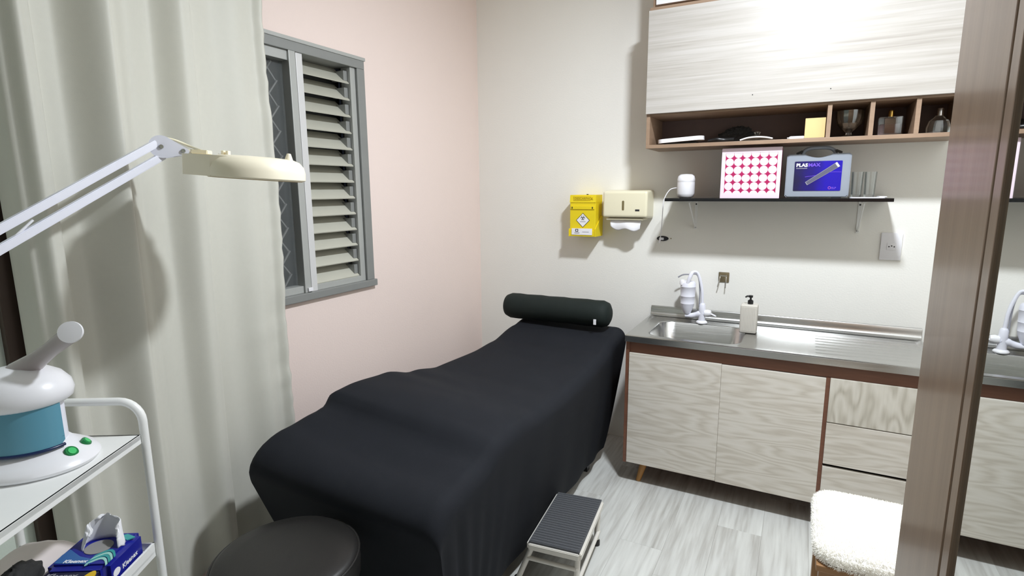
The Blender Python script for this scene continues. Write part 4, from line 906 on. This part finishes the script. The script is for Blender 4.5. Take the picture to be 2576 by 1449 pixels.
for (bx_, by_, bz_, rr) in ((0.112, -0.014, 0.0325, 0.0148), (0.108, 0.036, 0.034, 0.0120)):
    nv = Vector((bx_ * 0.7, by_ * 1.0, 0.085)).normalized(); q4 = nv.to_track_quat('Z', 'Y').to_matrix().to_4x4()
    bb = MB().lathe([(0.0, 0.0), (rr, 0.0), (rr, 0.006), (rr * 0.9, 0.008), (0.0, 0.008)], (bx_, by_, bz_), 26, M4=q4).xf(S).build('button', 'green', stm, 40)
    MB().lathe([(0.0, 0.007), (rr * 0.62, 0.007), (rr * 0.58, 0.0095), (0.0, 0.010)], (bx_, by_, bz_), 22, M4=q4).xf(S).build('button_centre', 'green_core', bb, 40)
# ------------------------------------------------------------------ middle tray: tissue pack, small pack, cloth, dark pouch
ZT = 0.614
tk = thing('tissue_pack', T @ Vector((0.14, -0.09, ZT)), 'blue wrapped tissue pack with a white tissue pulled out on the trolley', 'tissue pack', rz=RZ)
bm = bmesh.new(); bmesh.ops.create_cube(bm, size=1.0); bmesh.ops.bevel(bm, geom=bm.edges[:], offset=0.10, segments=3, affect='EDGES')
for v in bm.verts: v.co = Vector((0.094 + v.co.x * 0.150, -0.088 + v.co.y * 0.150, ZT + 0.035 + v.co.z * 0.070))
MB().from_bm(bm).xf(T).build('wrap', 'tissue_blue', tk, 50)
def top_patch(name, pts, mt, par, z=ZT + 0.0705, h=0.0008): return MB().prism(pts, lambda a, b, d: Vector((a, b, d)), z - 0.002, z + h).xf(T).build(name, mt, par)
top_patch('printed_band', [(0.095, -0.150), (0.118, -0.154), (0.150, -0.150), (0.155, -0.062), (0.138, -0.062), (0.125, -0.105)], 'tissue_mid', tk)
for k, (o_, mt) in enumerate(((0.0, 'tissue_teal'), (0.012, 'mint'), (0.022, 'tissue_teal'), (0.034, 'mint'))):
    pp = [(0.150 + o_ + 0.004 * math.sin(i), -0.070 + 0.052 * i / 8 ) for i in range(9)]
    ring_ = [(0.122 + o_ * 0.9 - 0.022 * math.sin(PI * i / 10), -0.070 + 0.050 * i / 10) for i in range(11)] + [(0.130 + o_ * 0.9 - 0.022 * math.sin(PI * i / 10), -0.070 + 0.050 * i / 10) for i in range(10, -1, -1)]
    top_patch('printed_wave', ring_, mt, tk, h=0.0012)
top_patch('printed_wave', [(0.045, -0.062), (0.035, -0.045), (0.048, -0.018), (0.062, -0.030)], 'tissue_teal', tk, h=0.0010)
text('lettering', 'Kleenex', 0.017, T @ Matrix.Translation((0.150, -0.130, ZT + 0.0715)) @ Matrix.Rotation(PI / 2, 4, 'Z') @ Matrix.Rotation(0, 4, 'X'), 'paper', tk, bold=0.0004)
text('lettering', 'Kleenex', 0.018, T @ Matrix.Translation((0.115, -0.0125, ZT + 0.026)) @ Matrix.Rotation(PI, 4, 'Z') @ Matrix.Rotation(PI / 2, 4, 'X'), 'paper', tk, bold=0.0003)
MB().prism([(0.136 + 0.013 * math.cos(a), ZT + 0.034 + 0.010 * math.sin(a)) for a in [2 * PI * i / 20 for i in range(20)]], lambda a, b, d: Vector((a, d, b)), -0.0145, -0.0122).xf(T).build('printed_oval', 'paper', tk)
MB().prism([(0.088 + 0.030 * math.cos(a), -0.084 + 0.032 * math.sin(a)) for a in [2 * PI * i / 26 for i in range(26)]], lambda a, b, d: Vector((a, b, d)), ZT + 0.068, ZT + 0.0716).xf(T).build('opening', plain('tissue_grey', (150, 148, 146), 0.8), tk)
# crumpled tissue arching over the opening
vs_ = []; fs_ = []; NA, NB = 40, 14
for j in range(NB + 1):
    v = j / NB
    for i in range(NA + 1):
        u = i / NA; a = math.radians(-25 + 250 * u)
        r = 0.040 * (1 - 0.35 * v) + 0.005 * v * math.sin(u * 24 + 2 * v); z = 0.062 * math.sin(v * PI * 0.60) * (0.45 + 0.55 * math.sin(PI * u)) + 0.006 * mnoise.noise(Vector((u * 12, v * 5, 0)))
        vs_.append((0.080 - r * math.sin(a) * 0.85 - 0.012 * v, -0.078 + r * math.cos(a) * 1.25, ZT + 0.069 + z * 1.1))
for j in range(NB):
    for i in range(NA): a = j * (NA + 1) + i; fs_.append([a, a + 1, a + NA + 2, a + NA + 1])
ts = MB().add(vs_, fs_).xf(T).build('tissue', 'paper', tk, 30); so = ts.modifiers.new('t', 'SOLIDIFY'); so.thickness = 0.0012
sp = thing('small_tissue_pack', T @ Vector((0.24, -0.09, ZT)), 'navy wrapped small pack with a yellow badge at the bottom left', 'tissue pack', rz=RZ)
bm = bmesh.new(); bmesh.ops.create_cube(bm, size=1.0); bmesh.ops.bevel(bm, geom=bm.edges[:], offset=0.12, segments=3, affect='EDGES')
for v in bm.verts: v.co = Vector((0.238 + v.co.x * 0.130, -0.080 + v.co.y * 0.140, ZT + 0.036 + v.co.z * 0.070))
MB().from_bm(bm).xf(T).build('wrap', 'navy_film', sp, 50)
top_patch('yellow_badge', [(0.222 + 0.040 * math.cos(a), -0.030 + 0.014 * math.sin(a)) for a in [2 * PI * i / 24 for i in range(24)]], 'badge', sp, z=ZT + 0.0712)
text('lettering', 'Kleenex', 0.022, T @ Matrix.Translation((0.206, -0.132, ZT + 0.0722)) @ Matrix.Rotation(PI / 2, 4, 'Z'), 'ink_grey', sp, bold=0.0003)
cl_ = thing('folded_cloth', T @ Vector((0.17, -0.29, ZT)), 'folded white cloth behind the tissue pack on the trolley', 'cloth', rz=RZ)
vs_ = []; fs_ = []
for j in range(17):
    for i in range(33):
        u = i / 32; v = j / 16
        z = 0.030 + 0.014 * math.sin(v * PI) + 0.006 * mnoise.noise(Vector((u * 6, v * 4, 3))) + 0.018 * u * (1 - u) * 2
        vs_.append((0.012 + 0.40 * u, -0.345 + 0.165 * v, ZT + z))
for j in range(16):
    for i in range(32): a = j * 33 + i; fs_.append([a, a + 1, a + 34, a + 33])
n0 = len(vs_)
vs2 = [(x, y, ZT) for x, y, z in vs_]; vs_ += vs2
for f in list(fs_): fs_.append([i + n0 for i in f][::-1])
edge = [i for i in range(33)] + [j * 33 + 32 for j in range(1, 17)] + [16 * 33 + i for i in range(31, -1, -1)] + [j * 33 for j in range(15, 0, -1)]
for a, b_ in zip(edge, edge[1:] + edge[:1]): fs_.append([a, b_, n0 + b_, n0 + a])
MB().add(vs_, fs_).xf(T).build('fabric', plain('soft_white_cloth', (226, 216, 214), 0.8, var=0.03), cl_, 50)
dp = thing('dark_pouch', T @ Vector((0.215, -0.19, ZT)), 'crumpled dark grey mesh pouch beside the tissue packs', 'pouch', rz=RZ)
vs_ = []; fs_ = []; NA, NB = 40, 14
for j in range(NB + 1):
    ph = PI / 2 * j / NB
    for i in range(NA):
        a = 2 * PI * i / NA; r = 1 + 0.20 * mnoise.noise(Vector((math.cos(a) * 2.5, math.sin(a) * 2.5, ph * 3)))
        vs_.append((0.215 + 0.070 * math.cos(a) * math.cos(ph) * r, -0.190 + 0.036 * math.sin(a) * math.cos(ph) * r, ZT + 0.0275 + 0.030 + 0.048 * math.sin(ph) * r - 0.0 ))
for j in range(NB):
    for i in range(NA): fs_.append([j * NA + i, j * NA + (i + 1) % NA, (j + 1) * NA + (i + 1) % NA, (j + 1) * NA + i])
MB().add(vs_, fs_).xf(T).build('mesh_fabric', 'dark_cloth', dp, 40)

# ================================================================== magnifier lamp on a floor stand
mg = thing('magnifier_lamp', (0.25, -3.15, 0), 'white jointed arm magnifying lamp with a cream head reaching over the bed', 'magnifier lamp')
CAMP = Vector((1.98658, -3.32747, 1.58030))
def nearer(p): return CAMP + (Vector(p) - CAMP) * 0.967
J = nearer((0.250, -2.284, 1.716)); E = Vector((0.366, -2.93, 1.375))
HD = Vector((0.887, 0.4625, -0.075)).normalized()      # head axis, joint to tip
HS = Vector((0.4625, -0.887, 0.0)).normalized()        # sideways, towards the viewer
up_ = HS.cross(HD); up_ = up_ if up_.z > 0 else -up_
# double arm
dA = (J - E).normalized(); nA = Vector((0, 0, 1)); nA = (nA - dA * nA.dot(dA)).normalized()
for k, off in enumerate((0.016, -0.022)):
    MB().bar(E + nA * off, J + nA * off - dA * 0.01, 0.016, 0.0205, tuple(nA), 0.002).build('arm_bar', 'lilac_plastic', mg)
def plate(c, r0, r1, L, d, th, nm, side):
    """teardrop cheek plate: round end at c, small end towards d"""
    d = d.normalized(); nrm = side.normalized(); q = nrm.cross(d)
    pts = []
    al = math.acos((r0 - r1) / L)
    for i in range(19): a = al + (2 * PI - 2 * al) * i / 18; pts.append((r0 * math.cos(a), r0 * math.sin(a)))
    for i in range(9): a = -al + 2 * al * i / 8; pts.append((L + r1 * math.cos(a), r1 * math.sin(a)))
    return MB().prism(pts, lambda a, b, dd: c + d * a + q * b + nrm * dd, -th / 2, th / 2)
HP = Vector((0.83, -0.56, 0)).normalized()           # cheek plate normal
pd_ = Vector((0.56, 0.83, -0.20))
for s_ in (1, -1):
    pl_ = plate(J + HP * 0.016 * s_, 0.032, 0.009, 0.062, pd_, 0.005, 'p', HP).build('cheek_plate', 'lilac_plastic', mg, 40)
    for aa in (0.0, 0.055):
        MB().lathe([(0, -0.003), (0.0065, -0.003), (0.0055, 0.003), (0, 0.0035)], tuple(J + pd_.normalized() * aa + HP * 0.0195 * s_), 14, M4=(HP * s_).to_track_quat('Z', 'Y').to_matrix().to_4x4()).build('bolt', 'chrome', pl_, 40)
nk = J + pd_.normalized() * 0.062
MB().tube([nk - HD * 0.004, nk + HD * 0.045], [0.009, 0.008], 14).build('neck', 'cream_lamp', mg, 40)
HC = nearer((0.508, -2.161, 1.652))     # head centre
hb = MB(); prof_h = [(0.0, 0.031), (0.070, 0.031), (0.100, 0.029), (0.118, 0.022), (0.130, 0.008), (0.1345, -0.008), (0.135, -0.028), (0.131, -0.032), (0.078, -0.032), (0.074, -0.010), (0.0, -0.010)]
basis = Matrix(((HD.x, HS.x, up_.x, 0), (HD.y, HS.y, up_.y, 0), (HD.z, HS.z, up_.z, 0), (0, 0, 0, 1)))
HT = Matrix.Translation(HC) @ basis
hb.lathe([(r_, z_) for r_, z_ in prof_h if True], (0, 0, 0), 56).xf(HT)
head = hb.build('lamp_head', 'cream_lamp', mg, 45)
MB().prism([(-0.190, 0.046), (-0.184, 0.054), (-0.078, 0.1098), (0.0, 0.100), (0.0, -0.100), (-0.078, -0.1098), (-0.184, -0.054), (-0.190, -0.046)], lambda a, b, d: Vector((a, b, d)), -0.0315, 0.026).xf(HT).build('head_housing', 'cream_lamp', mg)
MB().lathe([(0.0, -0.014), (0.076, -0.014), (0.076, -0.018), (0.0, -0.022)], (0, 0, 0), 40).xf(HT).build('lens', 'glass', head, 45)
MB().lathe([(0.082, -0.031), (0.128, -0.031), (0.126, -0.034), (0.084, -0.034), (0.082, -0.031)], (0, 0, 0), 48).xf(HT).build('tube_cover', plain('frosted_cover', (190, 170, 132), 0.4), head, 45)
MB().lathe([(0.013, 0.006), (0.011, 0.014), (0.0055, 0.030), (0.0, 0.031)], (0.098, 0.010, 0.016), 14).xf(HT).build('lid_knob', 'cream_lamp', head, 40)
for a_ in (-0.095, -0.082): MB().box(a_ - 0.004, a_ + 0.004, -0.008, 0.008, 0.026, 0.043, 0.002).xf(HT).build('hinge', 'cream_lamp', head)
MB().bar(Vector((-0.182, 0, 0.034)), Vector((-0.135, 0, 0.034)), 0.03, 0.012, bev=0.002).xf(HT).build('mount_plate', 'cream_lamp', mg)
MB().box(-0.128, -0.112, -0.055, -0.030, 0.028, 0.036, 0.003).xf(HT).build('switch', 'white_plastic', mg)
MB().tube(spline([J + nA * 0.030, J + pd_.normalized() * 0.03 + Vector((0, 0, 0.028)), J + pd_.normalized() * 0.075 + Vector((0, 0, 0.018)), HT @ Vector((-0.160, 0, 0.038))], 8), 0.0036, 8).build('head_cable', 'cream', mg, 40)
# cable under the arm, elbow, lower arm, pole, base (left of the frame)
MB().tube(spline([E - nA * 0.035, E + dA * 0.10 - nA * 0.045, E + dA * 0.22 - nA * 0.02, E + dA * 0.30 - nA * 0.002], 8), 0.003, 8).build('arm_cable', 'white_plastic', mg, 40)
PT = Vector((0.25, -3.15, 0.98))
plate(E + HS * 0.016, 0.036, 0.03, 0.02, Vector((0, 0, -1)), 0.005, 'p', HS).build('elbow_plate', 'lilac_plastic', mg, 40); plate(E - HS * 0.016, 0.036, 0.03, 0.02, Vector((0, 0, -1)), 0.005, 'p', HS).build('elbow_plate', 'lilac_plastic', mg, 40)
for off in (0.016, -0.016): MB().bar(E + HD * off, PT + HD * off, 0.016, 0.018, tuple(HS), 0.002).build('lower_arm_bar', 'lilac_plastic', mg)
MB().tube([(0.25, -3.15, 0.06), (0.25, -3.15, 0.99)], 0.015, 18).build('pole', 'white_metal', mg, 40)
for k in range(5):
    a = 2 * PI * k / 5; e = (0.25 + 0.19 * math.cos(a), -3.15 + 0.19 * math.sin(a))
    lg = MB().bar((0.25, -3.15, 0.075), (e[0], e[1], 0.058), 0.034, 0.024, bev=0.004).build('base_leg', 'white_metal', mg)
    MB().lathe([(0.0, -0.010), (0.022, -0.010), (0.0245, 0.0), (0.022, 0.010), (0.0, 0.010)], (e[0], e[1], 0.0245), 16, M4=Matrix.Rotation(PI / 2, 4, 'X')).build('castor', 'black', lg, 40)
